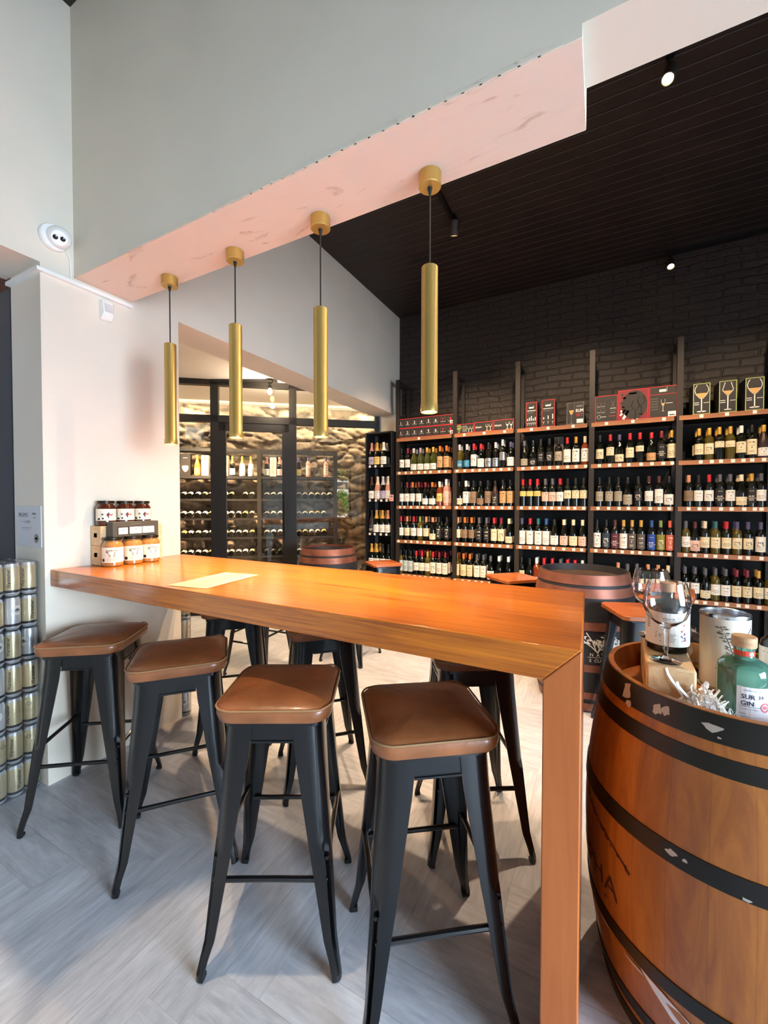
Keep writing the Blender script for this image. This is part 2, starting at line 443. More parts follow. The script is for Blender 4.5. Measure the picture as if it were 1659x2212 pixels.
# ---- ceilings
def ceil_mat():
    m, nt, b = base_mat('dark_boarded_ceiling')
    tc = N(nt, 'ShaderNodeTexCoord'); sp = N(nt, 'ShaderNodeSeparateXYZ'); L(nt, tc, 'Object', sp, 'Vector')
    pp = N(nt, 'ShaderNodeMath', operation='PINGPONG'); L(nt, sp, 'Y', pp, 0); pp.inputs[1].default_value = 0.05
    mr = N(nt, 'ShaderNodeMapRange'); L(nt, pp, 0, mr, 'Value'); mr.inputs['From Max'].default_value = 0.008
    bp = N(nt, 'ShaderNodeBump', i_Strength=0.6, i_Distance=0.01); L(nt, mr, 0, bp, 'Height'); L(nt, bp, 'Normal', b, 'Normal')
    n = N(nt, 'ShaderNodeTexNoise', i_Scale=3.0, i_Detail=4.0); L(nt, tc, 'Object', n, 'Vector')
    r = ramp(nt, [(0.3, lin('1A120F')), (0.7, lin('251A15'))]); L(nt, n, 'Fac', r, 'Fac'); L(nt, r, 'Color', b, 'Base Color')
    b.inputs['Roughness'].default_value = 0.55
    return m
mc = ceil_mat()
mb = MB(); mb.box(XW, 4.4, 1.385, 5.25, ZC, ZC+0.1); mb.box(XW, 4.4, -2.5, 1.195, 4.05, 4.15)
struct('ceiling', mb, mc, 'dark boarded ceiling')
mb = MB(); mb.box(-7.3, XB, .2, 8.6, 3.04, 3.12)
struct('ceiling_alcove', mb, M('white_ceiling', 'EFE6DC', 0.85), 'white ceiling over the cellar')

# ---- black painted brick wall behind the shelves
def brick_mat():
    m, nt, b = base_mat('black_painted_brick')
    tc = N(nt, 'ShaderNodeTexCoord'); sp = N(nt, 'ShaderNodeSeparateXYZ'); L(nt, tc, 'Object', sp, 'Vector')
    nz = N(nt, 'ShaderNodeTexNoise', i_Scale=4.0, i_Detail=2.0); L(nt, tc, 'Object', nz, 'Vector')
    ms = N(nt, 'ShaderNodeMath', operation='MULTIPLY_ADD'); L(nt, nz, 'Fac', ms, 0); ms.inputs[1].default_value = 0.06; L(nt, sp, 'Z', ms, 2)
    ms2 = N(nt, 'ShaderNodeMath', operation='MULTIPLY_ADD'); L(nt, nz, 'Fac', ms2, 0); ms2.inputs[1].default_value = 0.09; L(nt, sp, 'X', ms2, 2)
    cb = N(nt, 'ShaderNodeCombineXYZ'); L(nt, ms2, 0, cb, 'X'); L(nt, ms, 0, cb, 'Y')
    br = N(nt, 'ShaderNodeTexBrick'); br.inputs['Scale'].default_value = 1.0; br.inputs['Mortar Size'].default_value = 0.009
    br.inputs['Mortar Smooth'].default_value = 0.6; br.inputs['Brick Width'].default_value = 0.27; br.inputs['Row Height'].default_value = 0.078
    br.inputs['Color1'].default_value = (1, 1, 1, 1); br.inputs['Color2'].default_value = (0.55, 0.55, 0.55, 1); br.inputs['Mortar'].default_value = (0, 0, 0, 1)
    L(nt, cb, 0, br, 'Vector')
    n2 = N(nt, 'ShaderNodeTexNoise', i_Scale=28.0, i_Detail=4.0); L(nt, tc, 'Object', n2, 'Vector')
    ad = N(nt, 'ShaderNodeMath', operation='MULTIPLY_ADD'); L(nt, n2, 'Fac', ad, 0); ad.inputs[1].default_value = 0.35; L(nt, br, 'Color', ad, 2)
    bp = N(nt, 'ShaderNodeBump', i_Strength=1.0, i_Distance=0.026); L(nt, ad, 0, bp, 'Height'); L(nt, bp, 'Normal', b, 'Normal')
    b.inputs['Base Color'].default_value = lin('2E2622'); b.inputs['Roughness'].default_value = 0.6
    return m
mb = MB(); mb.box(XW, 4.5, YB, YB+0.2, 0, 4.05)
struct('wall_back', mb, brick_mat(), 'black painted brick wall behind the shelves')

# ---- shop front behind the viewpoint and right wall, with windows
mb = MB()
mb.box(XW, 3.37, -2.6, -2.42, 0, 4.05); mb.box(4.14, 4.5, -2.6, -2.42, 0, 4.05); mb.box(3.37, 4.14, -2.6, -2.42, 2.8, 4.05)
struct('wall_front', mb, m_white, 'street wall with a narrow glazed door')
mb = MB()
mb.box(4.4, 4.55, -2.6, -1.42, 0, 4.05); mb.box(4.4, 4.55, 1.12, 5.3, 0, 4.05); mb.box(4.4, 4.55, -1.42, 1.12, 2.8, 4.05); mb.box(4.4, 4.55, -1.42, 1.12, 0, .12)
struct('wall_right', mb, m_white, 'side wall with a wide window')
def glazing(nm, ax, a, b_, q, z0, z1, n, lb):
    fr = MB(); g = MB()
    def bx(m_, t0, t1, h, za, zb):
        if ax == 'y': m_.box(t0, t1, q-h, q+h, za, zb)
        else: m_.box(q-h, q+h, t0, t1, za, zb)
    for i in range(n+1): t = a+(b_-a)*i/n; bx(fr, t-.03, t+.03, .03, z0, z1)
    for z in (z0+.03, z1-.03): bx(fr, a, b_, .03, z-.03, z+.03)
    f = struct(nm, fr, m_black, lb); bx(g, a, b_, .004, z0, z1); g.build('pane', m_pane, f)
glazing('door_3', 'y', 3.37, 4.14, -2.5, 0, 2.8, 1, 'narrow glazed street door')
glazing('window_2', 'x', -1.42, 1.12, 4.47, .12, 2.8, 3, 'wide side window')
# ---- grey door leaf seen beyond the near opening
mb = MB(); mb.box(-3.30, XB-0.055, 1.06, 1.11, 0, 2.62)
d = struct('door_1', mb, M('grey_door_paint', '5A5C60', 0.45), 'grey door leaf beyond the opening')
mb = MB(); mb.box(-4.2, -3.33, 1.02, 1.1, 0, 2.655); mb.box(-7.2, -3.33, 0.2, 0.3, 0, 3.04); mb.box(-3.33, XB, 1.11, 1.2, 0, 3.04)
struct('wall_side_room', mb, M('brick_brown', '6E4B40', 0.8, var=0.3, vscale=20), 'brownish wall of the next room')

# ---- cellar: glazed partition, stone wall
A51 = R(38.5)                                         # heading of the partition in plan
HV = Vector((math.cos(A51), math.sin(A51), 0)); EL = -HV; NV = Vector((-math.sin(A51), math.cos(A51), 0))
RP = Vector((-2.77, 5.06, 0))
def cel(s, n, z): return RP+EL*s+NV*n+Vector((0, 0, z))
def cel_s(px, n):                                     # where a viewing column meets the cellar plane at depth n
    d = ray(px); P0 = np.array(RP+NV*n); nn = np.array(NV)
    t = ((P0-CAM)@nn)/(d@nn); P = CAM+d*t
    return float((P-P0)@np.array(EL))
CROT = A51+PI                                         # local x runs along EL, local -y... depth = -local y
def cbox(mb, s0, s1, n0, n1, z0, z1, mi=0):
    vs = [cel(s, n, z) for z in (z0, z1) for n in (n0, n1) for s in (s0, s1)]
    return mb.add(vs, [(0, 2, 3, 1), (4, 5, 7, 6), (0, 1, 5, 4), (1, 3, 7, 5), (3, 2, 6, 7), (2, 0, 4, 6)], mi)
m_frame = M('charcoal_steel', '25221F', 0.5)
sP = {k: cel_s(k, 0) for k in (457, 474, 482, 617, 625, 641, 391)}
part = MB()
cbox(part, -0.02, 3.3, -0.04, 0.05, 2.495, 2.585)      # header
cbox(part, -0.02, 3.3, -0.04, 0.05, 2.97, 3.04)        # ceiling rail
cbox(part, sP[474], sP[457], -0.04, 0.05, 0, 3.04)
cbox(part, sP[641], sP[625], -0.04, 0.05, 0, 3.04)
cbox(part, -0.02, 0.04, -0.04, 0.05, 0, 3.04); cbox(part, 3.2, 3.3, -0.04, 0.05, 0, 3.04)
cbox(part, 0, sP[641], -0.04, 0.05, 0, 0.08); cbox(part, sP[457], 3.3, -0.04, 0.05, 0, 0.08)
wp = part.build('window_3', m_frame, smooth=0); wp['kind'] = 'structure'; wp['label'] = 'charcoal framed glass partition of the wine cellar'
g = MB()
for a, b_, z0, z1 in ((0.04, sP[641], .08, 2.495), (sP[457], 3.2, .08, 2.495), (0.04, sP[641], 2.585, 2.97), (sP[625], sP[474], 2.585, 2.97), (sP[457], 3.2, 2.585, 2.97)):
    cbox(g, a, b_, 0.0, 0.008, z0, z1)
g.build('pane', m_pane, wp, smooth=0)
dr = MB(); s0, s1 = sP[625], sP[474]
cbox(dr, s0, s0+.09, -.035, .02, .01, 2.49); cbox(dr, s1-.09, s1, -.035, .02, .01, 2.49)
cbox(dr, s0, s1, -.035, .02, 2.39, 2.49); cbox(dr, s0, s1, -.035, .02, .01, .13)
dd = dr.build('door_2', m_frame, smooth=0); dd['kind'] = 'structure'; dd['label'] = 'charcoal framed glass door of the wine cellar'
g = MB(); cbox(g, s0+.09, s1-.09, -.006, .002, .13, 2.39); g.build('pane', m_pane, dd, smooth=0)
g = MB()
for z in (1.0, 1.5): cbox(g, s0+.03, s0+.06, -.075, -.035, z, z+.03)
cbox(g, s0+.03, s0+.06, -.095, -.07, .95, 1.58); g.build('door_handle', m_frame, dd, smooth=0)

# stone wall: displaced voronoi stones
def stone_mat():
    m, nt, b = base_mat('rubble_stone')
    va = N(nt, 'ShaderNodeVertexColor'); va.layer_name = 'stone'
    tc = N(nt, 'ShaderNodeTexCoord'); n = N(nt, 'ShaderNodeTexNoise', i_Scale=9.0, i_Detail=8.0, i_Roughness=0.65); L(nt, tc, 'Object', n, 'Vector')
    r = ramp(nt, [(0.3, (0.35, 0.33, 0.31, 1)), (0.7, (1.25, 1.2, 1.12, 1))]); L(nt, n, 'Fac', r, 'Fac')
    mx = N(nt, 'ShaderNodeMix', data_type='RGBA', blend_type='MULTIPLY'); mx.inputs[0].default_value = 1.0
    L(nt, va, 'Color', mx, 6); L(nt, r, 'Color', mx, 7); L(nt, mx, 2, b, 'Base Color'); b.inputs['Roughness'].default_value = 0.9
    bp = N(nt, 'ShaderNodeBump', i_Strength=0.5, i_Distance=0.02); L(nt, n, 'Fac', bp, 'Height'); L(nt, bp, 'Normal', b, 'Normal')
    return m
NS = 1.42
ss = np.arange(-2.2, 4.6, 0.022); zs = np.arange(0, 3.05, 0.022)
mb = MB(); idx = {}; cols = []
STC = [lin(c)[:3] for c in ('927E6A', '7A6858', 'A08B75', '665A50', '86725F', 'A8957F', '806F60')]
for i, s in enumerate(ss):
    for j, z in enumerate(zs):
        q = Vector((s*2.9+0.5*mnoise.noise(Vector((s*3, z*5, 1))), z*6.8+0.8*mnoise.noise(Vector((s*2.2, z*3, 5))), 0.0))
        dist, pts = mnoise.voronoi(q)
        edge = min(1.0, (dist[1]-dist[0])*3.2)
        h = 0.05*edge**0.6+0.022*mnoise.noise(Vector((s*7, z*16, 2)))+0.016*mnoise.noise(Vector((s*19, z*30, 4)))+0.03*mnoise.noise(Vector((pts[0].x*7, pts[0].y*7, 3)))
        idx[i, j] = len(mb.v); mb.v.append(tuple(cel(s, NS-h, z)))
        c = STC[int(abs(pts[0].x*13.1+pts[0].y*7.7)*10) % 7]; k = 0.45+0.55*edge
        cols.append((c[0]*k, c[1]*k, c[2]*k, 1))
for i in range(len(ss)-1):
    for j in range(len(zs)-1):
        mb.f.append([idx[i, j], idx[i+1, j], idx[i+1, j+1], idx[i, j+1]]); mb.m.append(0); mb.uv.append(None)
me = mb.mesh('wall_stone', stone_mat(), 70)
ca = me.color_attributes.new('stone', 'FLOAT_COLOR', 'POINT'); ca.data.foreach_set('color', [x for c in cols for x in c])
st = link('wall_stone', me); st['kind'] = 'structure'; st['label'] = 'rough rubble stone wall of the cellar'
# street side planting and a white house seen reflected in the cellar glass
hs = MB(); hs.box(3.0, 14.0, -12.3, -12.0, -.3, 3.2); hs.box(3.0, 14.0, -12.3, -11.6, 2.9, 3.1)
tag(hs.build('house_facade', M('white_render', 'F4F3EF', 0.8)), 'white house facade across the street', 'house')
def bush(name, c, rx, rz, n, leaf, label, col):
    b = MB()
    for _ in range(n):
        a = rnd.uniform(0, 2*PI); t = rnd.uniform(-1, 1); rr = rnd.random()**0.4
        p = Vector((c[0]+rx*rr*math.cos(a)*math.sqrt(1-t*t), c[1]+rx*rr*math.sin(a)*math.sqrt(1-t*t), c[2]+rz*rr*t))
        d = Vector((rnd.uniform(-1, 1), rnd.uniform(-1, 1), rnd.uniform(-.6, 1))).normalized(); e = d.orthogonal().normalized()
        b.add([p-d*leaf, p+e*leaf*.4, p+d*leaf, p-e*leaf*.4], [(0, 1, 2, 3)])
    return tag(b.build(name, M(name+'_leaf', col, 0.5, var=0.4), smooth=0, recalc=False), label, 'plant')
bush('garden_shrub', (5.65, -4.6, 1.45), 0.42, 0.6, 900, 0.08, 'green shrub by the street door', '6FA048')
bush('tree_foliage', (5.95, -4.9, 2.95), 0.9, 0.5, 1500, 0.09, 'leafy branches hanging over the street door', '5D8A4E')
mb = MB(); mb.box(-7.3, -7.2, 0.2, 4.6, 0, 3.04); cbox(mb, 4.55, 4.65, -1.5, NS+.1, 0, 3.04)
struct('wall_cellar', mb, m_white, 'plain wall closing the cellar')

# ================================================================== LAMPS
pend = [(-2.035, 2.293, 1.763), (-1.552, 2.297, 1.763), (-1.053, 2.267, 1.730), (-0.564, 2.311, 1.784)]
PEND_LBL = ['brass tube pendant lamp hanging nearest the white column', 'brass tube pendant second from the column, before the cellar door',
            'brass tube pendant third from the column, its canopy at the gable corner', 'largest looking brass tube pendant, in front of the black brick wall']
PY = 1.425
for i, (x, zt, zb) in enumerate(pend):
    t = thing('pendant_lamp', PEND_LBL[i], 'lamp', (x, PY, 2.645), 0, 'brass pendants over the bar table')
    b = MB(); b.lathe([(0, -.05), (.038, -.05), (.041, -.047), (.041, 0), (0, 0)], 32); b.build('canopy', m_brass, t)
    b = MB(); b.tube([(0, 0, -.05), (0, 0, -.075)], [.009, .004], 10); b.tube([(0, 0, -.07), (0, 0, zt-2.645)], .0032, 8); b.build('cord', m_cord, t)
    a, c = zt-2.645, zb-2.645
    b = MB(); b.lathe([(0, a), (.028, a), (.030, a-.002), (.030, c+.03), (.0315, c+.028), (.0315, c), (.0285, c), (.0285, c+.03), (0, c+.03)], 32); b.build('lamp_shade', m_brass, t)
    b = MB(); b.lathe([(0, c+.006), (.028, c+.006), (.028, c+.012), (0, c+.012)], 24); b.build('bulb', m_glow, t)
    sp_ = spot('pendant_light', (x, PY, zb-.004), (x, PY, 0), 41, (1.0, .74, .46), 98, 0.9, 0.02)
# ceiling downlight and track heads over the shop
def track_head(name, loc, aim, label, power, col=(1.0, 0.72, 0.46), ang=78, lens=True, length=.12):
    t = thing(name, label, 'lamp', loc, 0, 'spotlights on the dark ceiling')
    d = (Vector(aim)-Vector(loc)).normalized(); q = d.to_track_quat('Z', 'Y').to_matrix()
    b = MB(); b.lathe([(0, -.06), (.026, -.06), (.032, -.05), (.034, length-.06), (.029, length-.06), (.027, length-.075), (0, length-.075)], 20)
    b.v = [tuple(q @ Vector(p)+Vector((0, 0, -.09))) for p in b.v]; b.build('lamp_head', m_grey_head, t)
    b = MB(); b.tube([(0, 0, 0), (0, 0, -.07)], .008, 8); b.box(-.02, .02, -.05, .05, -.012, 0); b.build('bracket', m_black, t)
    b = MB(); b.lathe([(0, length-.074), (.026, length-.074), (.026, length-.07), (0, length-.07)], 18)
    b.v = [tuple(q @ Vector(p)+Vector((0, 0, -.09))) for p in b.v]; b.build('bulb', m_glow, t)
    p0 = Vector(loc)+Vector((0, 0, -.09))+d*(length-.04)
    spot(name+'_light', p0, aim, power, col, ang, 0.7, 0.03)
m_grey_head = M('grey_lamp_housing', '4A4642', 0.45)
track_head('ceiling_spotlight', (0.317, 2.895, 4.0), (-0.35, 1.3, 0.9), 'lit spotlight glaring beside the bulkhead on the dark ceiling', 330, ang=85)
track_head('track_spotlight', (-1.19, 3.60, 4.0), (-1.7, 4.75, 1.3), 'grey track spotlight behind the largest pendant cord', 260)
track_head('track_spotlight', (0.59, 5.08, 3.965), (0.55, 4.6, 3.2), 'grey track spotlight near the brick wall at right', 30, ang=70)
track_head('track_spotlight', (-0.25, 2.5, 4.0), (-0.35, 4.75, 1.3), 'spotlight hidden above the bulkhead edge aimed at the middle bays', 340)
track_head('track_spotlight', (1.5, 3.0, 4.0), (1.2, 4.75, 1.3), 'spotlight out at far right aimed at the last bay', 220)
track_head('track_spotlight', (-1.0, 2.4, 4.0), (-1.5, 3.2, 0.0), 'spotlight hidden behind the bulkhead aimed at the barrels', 330, ang=85)
b = MB(); b.box(-1.215, -1.185, 2.2, 3.72, 3.965, 4.0); tag(b.build('lighting_track', m_black, smooth=0), 'black lighting track running away behind the largest pendant', 'track')
b = MB(); b.box(0.55, 4.0, 5.065, 5.095, 3.965, 3.998); tag(b.build('lighting_track', m_black, smooth=0), 'black lighting track along the top of the brick wall', 'track')
track_head('track_spotlight', (-1.5, 2.2, 4.0), (-1.7, 2.75, 0.0), 'spotlight hidden behind the bulkhead aimed at the floor behind the bar table', 330, col=AMBER, ang=75)
track_head('track_spotlight', (-0.9, 2.9, 4.0), (-1.15, 3.7, 0.0), 'spotlight out of view aimed at the floor before the shelves', 290, col=AMBER, ang=70)
# alcove track with a bare filament bulb
p = at_z(600, 823, 3.02); q = at_z(300, 823, 3.02)
b = MB()
d = Vector(p-q).normalized(); nrm = Vector((-d.y, d.x, 0))*.02
b.loft([[Vector(q)-nrm+Vector((0, 0, dz)) for dz in (-.02, .02)][0:1]+[Vector(q)+nrm+Vector((0, 0, -.02)), Vector(q)+nrm+Vector((0, 0, .02)), Vector(q)-nrm+Vector((0, 0, .02))],
        [Vector(p)-nrm+Vector((0, 0, -.02)), Vector(p)+nrm+Vector((0, 0, -.02)), Vector(p)+nrm+Vector((0, 0, .02)), Vector(p)-nrm+Vector((0, 0, .02))]])
tag(b.build('lighting_track', m_black, smooth=0), 'black lighting track on the white ceiling before the cellar', 'track')
p = at_z(583, 822, 3.02)
t = thing('track_bulb', 'glowing bulb hanging from the white ceiling by the cellar door', 'lamp', tuple(p))
b = MB(); b.lathe([(0, 0), (.035, 0), (.035, -.03), (.02, -.04), (.02, -.06), (.024, -.06), (.024, -.10), (0, -.10)], 18); b.build('lamp_holder', m_black, t)
b = MB(); b.lathe([(.012, -.10), (.02, -.11), (.03, -.135), (.026, -.16), (.012, -.178), (0, -.182)], 18); b.build('bulb', glow('filament_glow', 'FFC478', 18), t)
point('track_bulb_light', tuple(p+np.array([0, 0, -.24])), 30, WARM2, .03)
p_ = at_z(372, 823, 3.0); track_head('track_spotlight', tuple(p_), (-3.05, 2.75, 0.0), 'track spotlight on the cellar track hidden by the column, aimed at the floor', 170, col=AMBER, ang=85)
for px_, sx_ in ((350, 2.6), (330, 1.3)):
    p_ = at_z(px_, 823, 3.02); track_head('track_spotlight', tuple(p_+np.array([0, 0, -.02])), tuple(cel(sx_, .9, 1.0)), 'track spotlight on the cellar track hidden by the column, aimed %s' % ('left' if sx_ > 2 else 'right'), 850, ang=80)
# LED strip washing the stone wall
b = MB(); cbox(b, -1.0, 4.4, NS-.30, NS-.27, 3.015, 3.04)
tag(b.build('led_strip', glow('led_glow', 'FFE9B0', 2), smooth=0), 'warm light strip along the top of the stone wall', 'light strip')
area_axes('led_strip_light', cel(1.7, NS-.28, 3.005), HV, NV*.35-Vector((0, 0, 1)), 5.4, .06, 150, (1.0, 0.88, 0.62))
spot('added_warm_spot', (-1.15, .85, 4.03), (-1.0, .74, .8), 260, WARM, 15, .25, .03); spot('added_warm_spot', (-1.72, .2, 4.03), (-1.62, .2, 0), 380, WARM2, 11, .12, .03)  # unseen spots without fixtures, added for warm patches on stool corners and floor
# ---- small things on the white walls
t = thing('security_camera', 'white round security camera in the upper wall corner', 'camera', (XW, 1.10, 2.80))
qx = Matrix.Rotation(R(90), 3, 'Y')
b = MB(); b.lathe([(0, 0), (.062, 0), (.064, .004), (.064, .018), (.060, .024), (0, .024)], 32); b.v = [tuple(qx @ Vector(v)) for v in b.v]; b.build('base', m_whitepl, t)
aim = (Vector((0, 0, 1.3))-Vector((XW, 1.10, 2.80))).normalized(); qa = aim.to_track_quat('Z', 'Y').to_matrix(); cc = Vector((.038, .012, 0))
b = MB(); b.lathe([(.052*math.cos(a), .052*math.sin(a)) for a in [R(x) for x in range(-90, 46, 9)]]+[(.034, .040), (0, .040)], 32); b.v = [tuple(qa @ Vector(v)+cc) for v in b.v]; b.build('housing', m_whitepl, t)
b = MB(); b.lathe([(0, .041), (.033, .041), (.036, .038)], 28); b.v = [tuple(qa @ Vector(v)+cc) for v in b.v]; b.build('face_plate', M('white_glossy', 'F5F5F3', .2), t)
for k, sx in enumerate((-.015, .015)):
    b = MB(); b.lathe([(0, .044), (.006, .044), (.011, .0425), (.011, .040)], 18, c=(sx, 0, 0)); b.v = [tuple(qa @ Vector(v)+cc) for v in b.v]; b.build('lens', M('lens_black', '08080A', .08), t)
b = MB(); b.tube([(.006, .055, -.03), (.006, .075, -.07), (.006, .078, -.178)], .003, 6); b.build('cable', m_whitepl, t)
t = thing('motion_sensor', 'small white wedge shaped motion sensor on the column', 'sensor', (XW, 1.348, 2.53))
b = MB(); b.loft([[(0, -.032, -.055), (.022, -.030, -.052), (.022, .030, -.052), (0, .032, -.055)], [(0, -.032, -.02), (.045, -.028, -.02), (.045, .028, -.02), (0, .032, -.02)], [(0, -.032, .055), (.034, -.029, .052), (.034, .029, .052), (0, .032, .055)]]); b.build('housing', m_whitepl, t, bevel=.006)
b = MB(); b.add([(.0455, -.022, -.014), (.0455, .022, -.014), (.0375, .022, .035), (.0375, -.022, .035)], [(0, 1, 2, 3)]); b.v = [(v[0]+.002, v[1], v[2]) for v in b.v]; b.build('sensor_window', M('milky_plastic', 'DAD8D6', .3), t, smooth=0)
t = thing('promo_sheet', 'white promo sheet in a plastic sleeve taped to the grey side of the column', 'sign', (-2.78, 1.044, 1.223))
b = MB(); b.box(0, .262, -.003, -.0005, 0, .212); b.build('sheet', M('sleeve_paper', 'DDDEE2', .3), t, smooth=0)
P_ = Print(front(0, -.003, 0)); P_.text('PROMO', .078, .165, .022, 0, maxw=.10); P_.text('$ 1590', .125, .128, .015, 0, maxw=.07)
P_.rect(.05, .10, .128, .1295, 0); P_.rect(.06, .17, .098, .0995, 0); P_.rect(.06, .15, .09, .0912, 0)
P_.poly([(.17, .168), (.18, .178), (.19, .172), (.2, .18), (.21, .172), (.222, .168)], 0); P_.rect(.18, .212, .15, .152, 0); P_.disc(.214, .045, .022, 1, ry=.024); P_.rect(.202, .226, .04, .05, 2)
P_.build('printing', [m_greyink, M('taupe_ink', '93897B', .7), m_paper], t)

# ================================================================== BAR TABLE
m_table = wood('varnished_orange_wood', '722703', 'DE8018', 'X', 1.3, 34, 0.28, 0.3, 0.03, 2.2)
m_table_v = wood('varnished_orange_wood_upright', 'A04E1C', 'C46E30', 'Z', 1.6, 12, 0.34, 0.2, 0.03, 0.6)
t = thing('bar_table', 'long orange varnished wooden bar table with a waterfall leg against the column', 'table', (XW+.010, 1.43, 0), R(-0.9))
TL = XW+.010; TE = -0.048-TL; HT, TK = 1.109, 0.084
F0, F1, K0, K1 = -.364, -.341, .384, .372          # front and back edges at the wall and at the free end
def fy(x): return F0+(F1-F0)*x/TE
def ky(x): return K0+(K1-K0)*x/TE
EF, EK = .016, -.012                                 # the free end is cut slightly askew
b = MB(); x1 = TE-TK
b.loft([[(0, F0, HT-TK), (0, K0, HT-TK), (0, K0, HT), (0, F0, HT)], [(x1+EF, fy(x1), HT-TK), (x1+EK, ky(x1), HT-TK), (TE+EK, K1, HT), (TE+EF, F1, HT)]]); b.build('tabletop', m_table, t, bevel=.003)
b = MB()
b.loft([[(x1+EF, fy(x1), 0), (TE+EF, F1, 0), (TE+EK, K1, 0), (x1+EK, ky(x1), 0)], [(x1+EF, fy(x1), HT-TK-.0005), (TE+EF, F1, HT-.0005), (TE+EK, K1, HT-.0005), (x1+EK, ky(x1), HT-TK-.0005)]]); b.build('leg', m_table_v, t, bevel=.003)

# ================================================================== STOOLS
m_leather = M('tan_leather', '85502F', 0.36, coat=0.2, var=0.25, vscale=9, bump=0.15, bscale=45)
m_piping = M('pale_piping', '94714E', 0.6)
m_seatwood = wood('stool_seat_wood', '8A4420', 'B8662E', 'X', 4, 12, 0.35, 0.3)
def rsq(a, r, n=5, z=0.0, b=None):
    b = b or a; out = []
    for cx, cy, a0 in ((1, 1, 0), (-1, 1, 90), (-1, -1, 180), (1, -1, 270)):
        for k in range(n+1):
            t_ = R(a0+90*k/n); out.append((cx*(a-r)+r*math.cos(t_), cy*(b-r)+r*math.sin(t_), z))
    return out
def leg_ring(d, wdt, th, notch, z, rc):
    """V-shaped pressed steel leg, outer corner at (d, d), flanges running back along both sides"""
    out = []
    out.append((d-wdt, d)); out.append((d-rc, d))
    if notch > 0:
        out += [(d-rc*.45, d-rc*.10), (d-rc*.42-notch*.7, d-rc*.42-notch*.7), (d-rc*.10, d-rc*.45)]
    else:
        out += [(d-rc*.62, d-rc*.08), (d-rc*.29, d-rc*.29), (d-rc*.08, d-rc*.62)]
    out.append((d, d-rc)); out.append((d, d-wdt))
    out += [(d-th, d-wdt), (d-th, d-max(rc, th*1.2)), (d-th-rc*.35, d-th-rc*.35), (d-max(rc, th*1.2), d-th), (d-wdt, d-th)]
    return [(x, y, z) for x, y in out]
FRAME_Z = 0.764
def stool_legs(t):
    lv = [(0.004, .222, .027, .013, .0, .020), (.02, .221, .027, .013, .0, .020), (.06, .213, .029, .012, .008, .021), (.11, .2035, .036, .010, .012, .026),
          (.30, .1880, .054, .006, .012, .036), (.36, .1832, .060, .005, .005, .040), (.40, .1800, .064, .005, .0, .042), (.66, .1605, .088, .004, .0, .048), (FRAME_Z-.005, .1555, .094, .004, .0, .050)]
    for q in range(4):
        b = MB(); b.loft([leg_ring(d, w_, th, nt_, z, rc) for z, d, w_, th, nt_, rc in lv])
        rz = Matrix.Rotation(q*PI/2, 3, 'Z'); b.v = [tuple(rz @ Vector(v)) for v in b.v]
        lg = b.build('leg', m_black, t, smooth=35)
        b = MB(); b.loft([[(x, y, z) for x, y in ((.193, .193), (.2192, .194), (.2198, .210), (.210, .2198), (.194, .2192))] for z in (0.0, .016)])
        b.v = [tuple(rz @ Vector(v)) for v in b.v]; b.build('rubber_foot', m_rubber, lg, bevel=.004)
def stool_frame(t):
    b = MB(); b.loft([rsq(.157, .034, 4, FRAME_Z-.012), rsq(.157, .034, 4, FRAME_Z), rsq(.145, .03, 4, FRAME_Z+.004)])
    for q in range(4):
        rz = Matrix.Rotation(q*PI/2, 3, 'Z'); k = MB()
        k.loft([[(-.066, .153, FRAME_Z-.062), (.066, .153, FRAME_Z-.062), (.066, .149, FRAME_Z-.062), (-.066, .149, FRAME_Z-.062)], [(-.066, .152, FRAME_Z-.01), (.066, .152, FRAME_Z-.01), (.066, .147, FRAME_Z-.01), (-.066, .147, FRAME_Z-.01)]])
        k.loft([[(-.066, .157, FRAME_Z-.066), (.066, .157, FRAME_Z-.066), (.066, .145, FRAME_Z-.066), (-.066, .145, FRAME_Z-.066)], [(-.066, .157, FRAME_Z-.060), (.066, .157, FRAME_Z-.060), (.066, .145, FRAME_Z-.060), (-.066, .145, FRAME_Z-.060)]])
        b.add([tuple(rz @ Vector(v)) for v in k.v], k.f)
    b.build('seat_frame', m_black, t, smooth=35)
    for q, z in enumerate((.285, .345, .285, .345)):
        d = .189-(z-.285)*.07; b = MB()
        b.tube([(-d+.012, d-.012, z), (-d+.04, d-.010, z), (0, d-.010, z+.001), (d-.04, d-.010, z), (d-.012, d-.012, z)], [.006, .009, .0085, .009, .006], 8)
        rz = Matrix.Rotation(q*PI/2+PI, 3, 'Z'); b.v = [tuple(rz @ Vector(v)) for v in b.v]; b.build('stretcher', m_black, t)
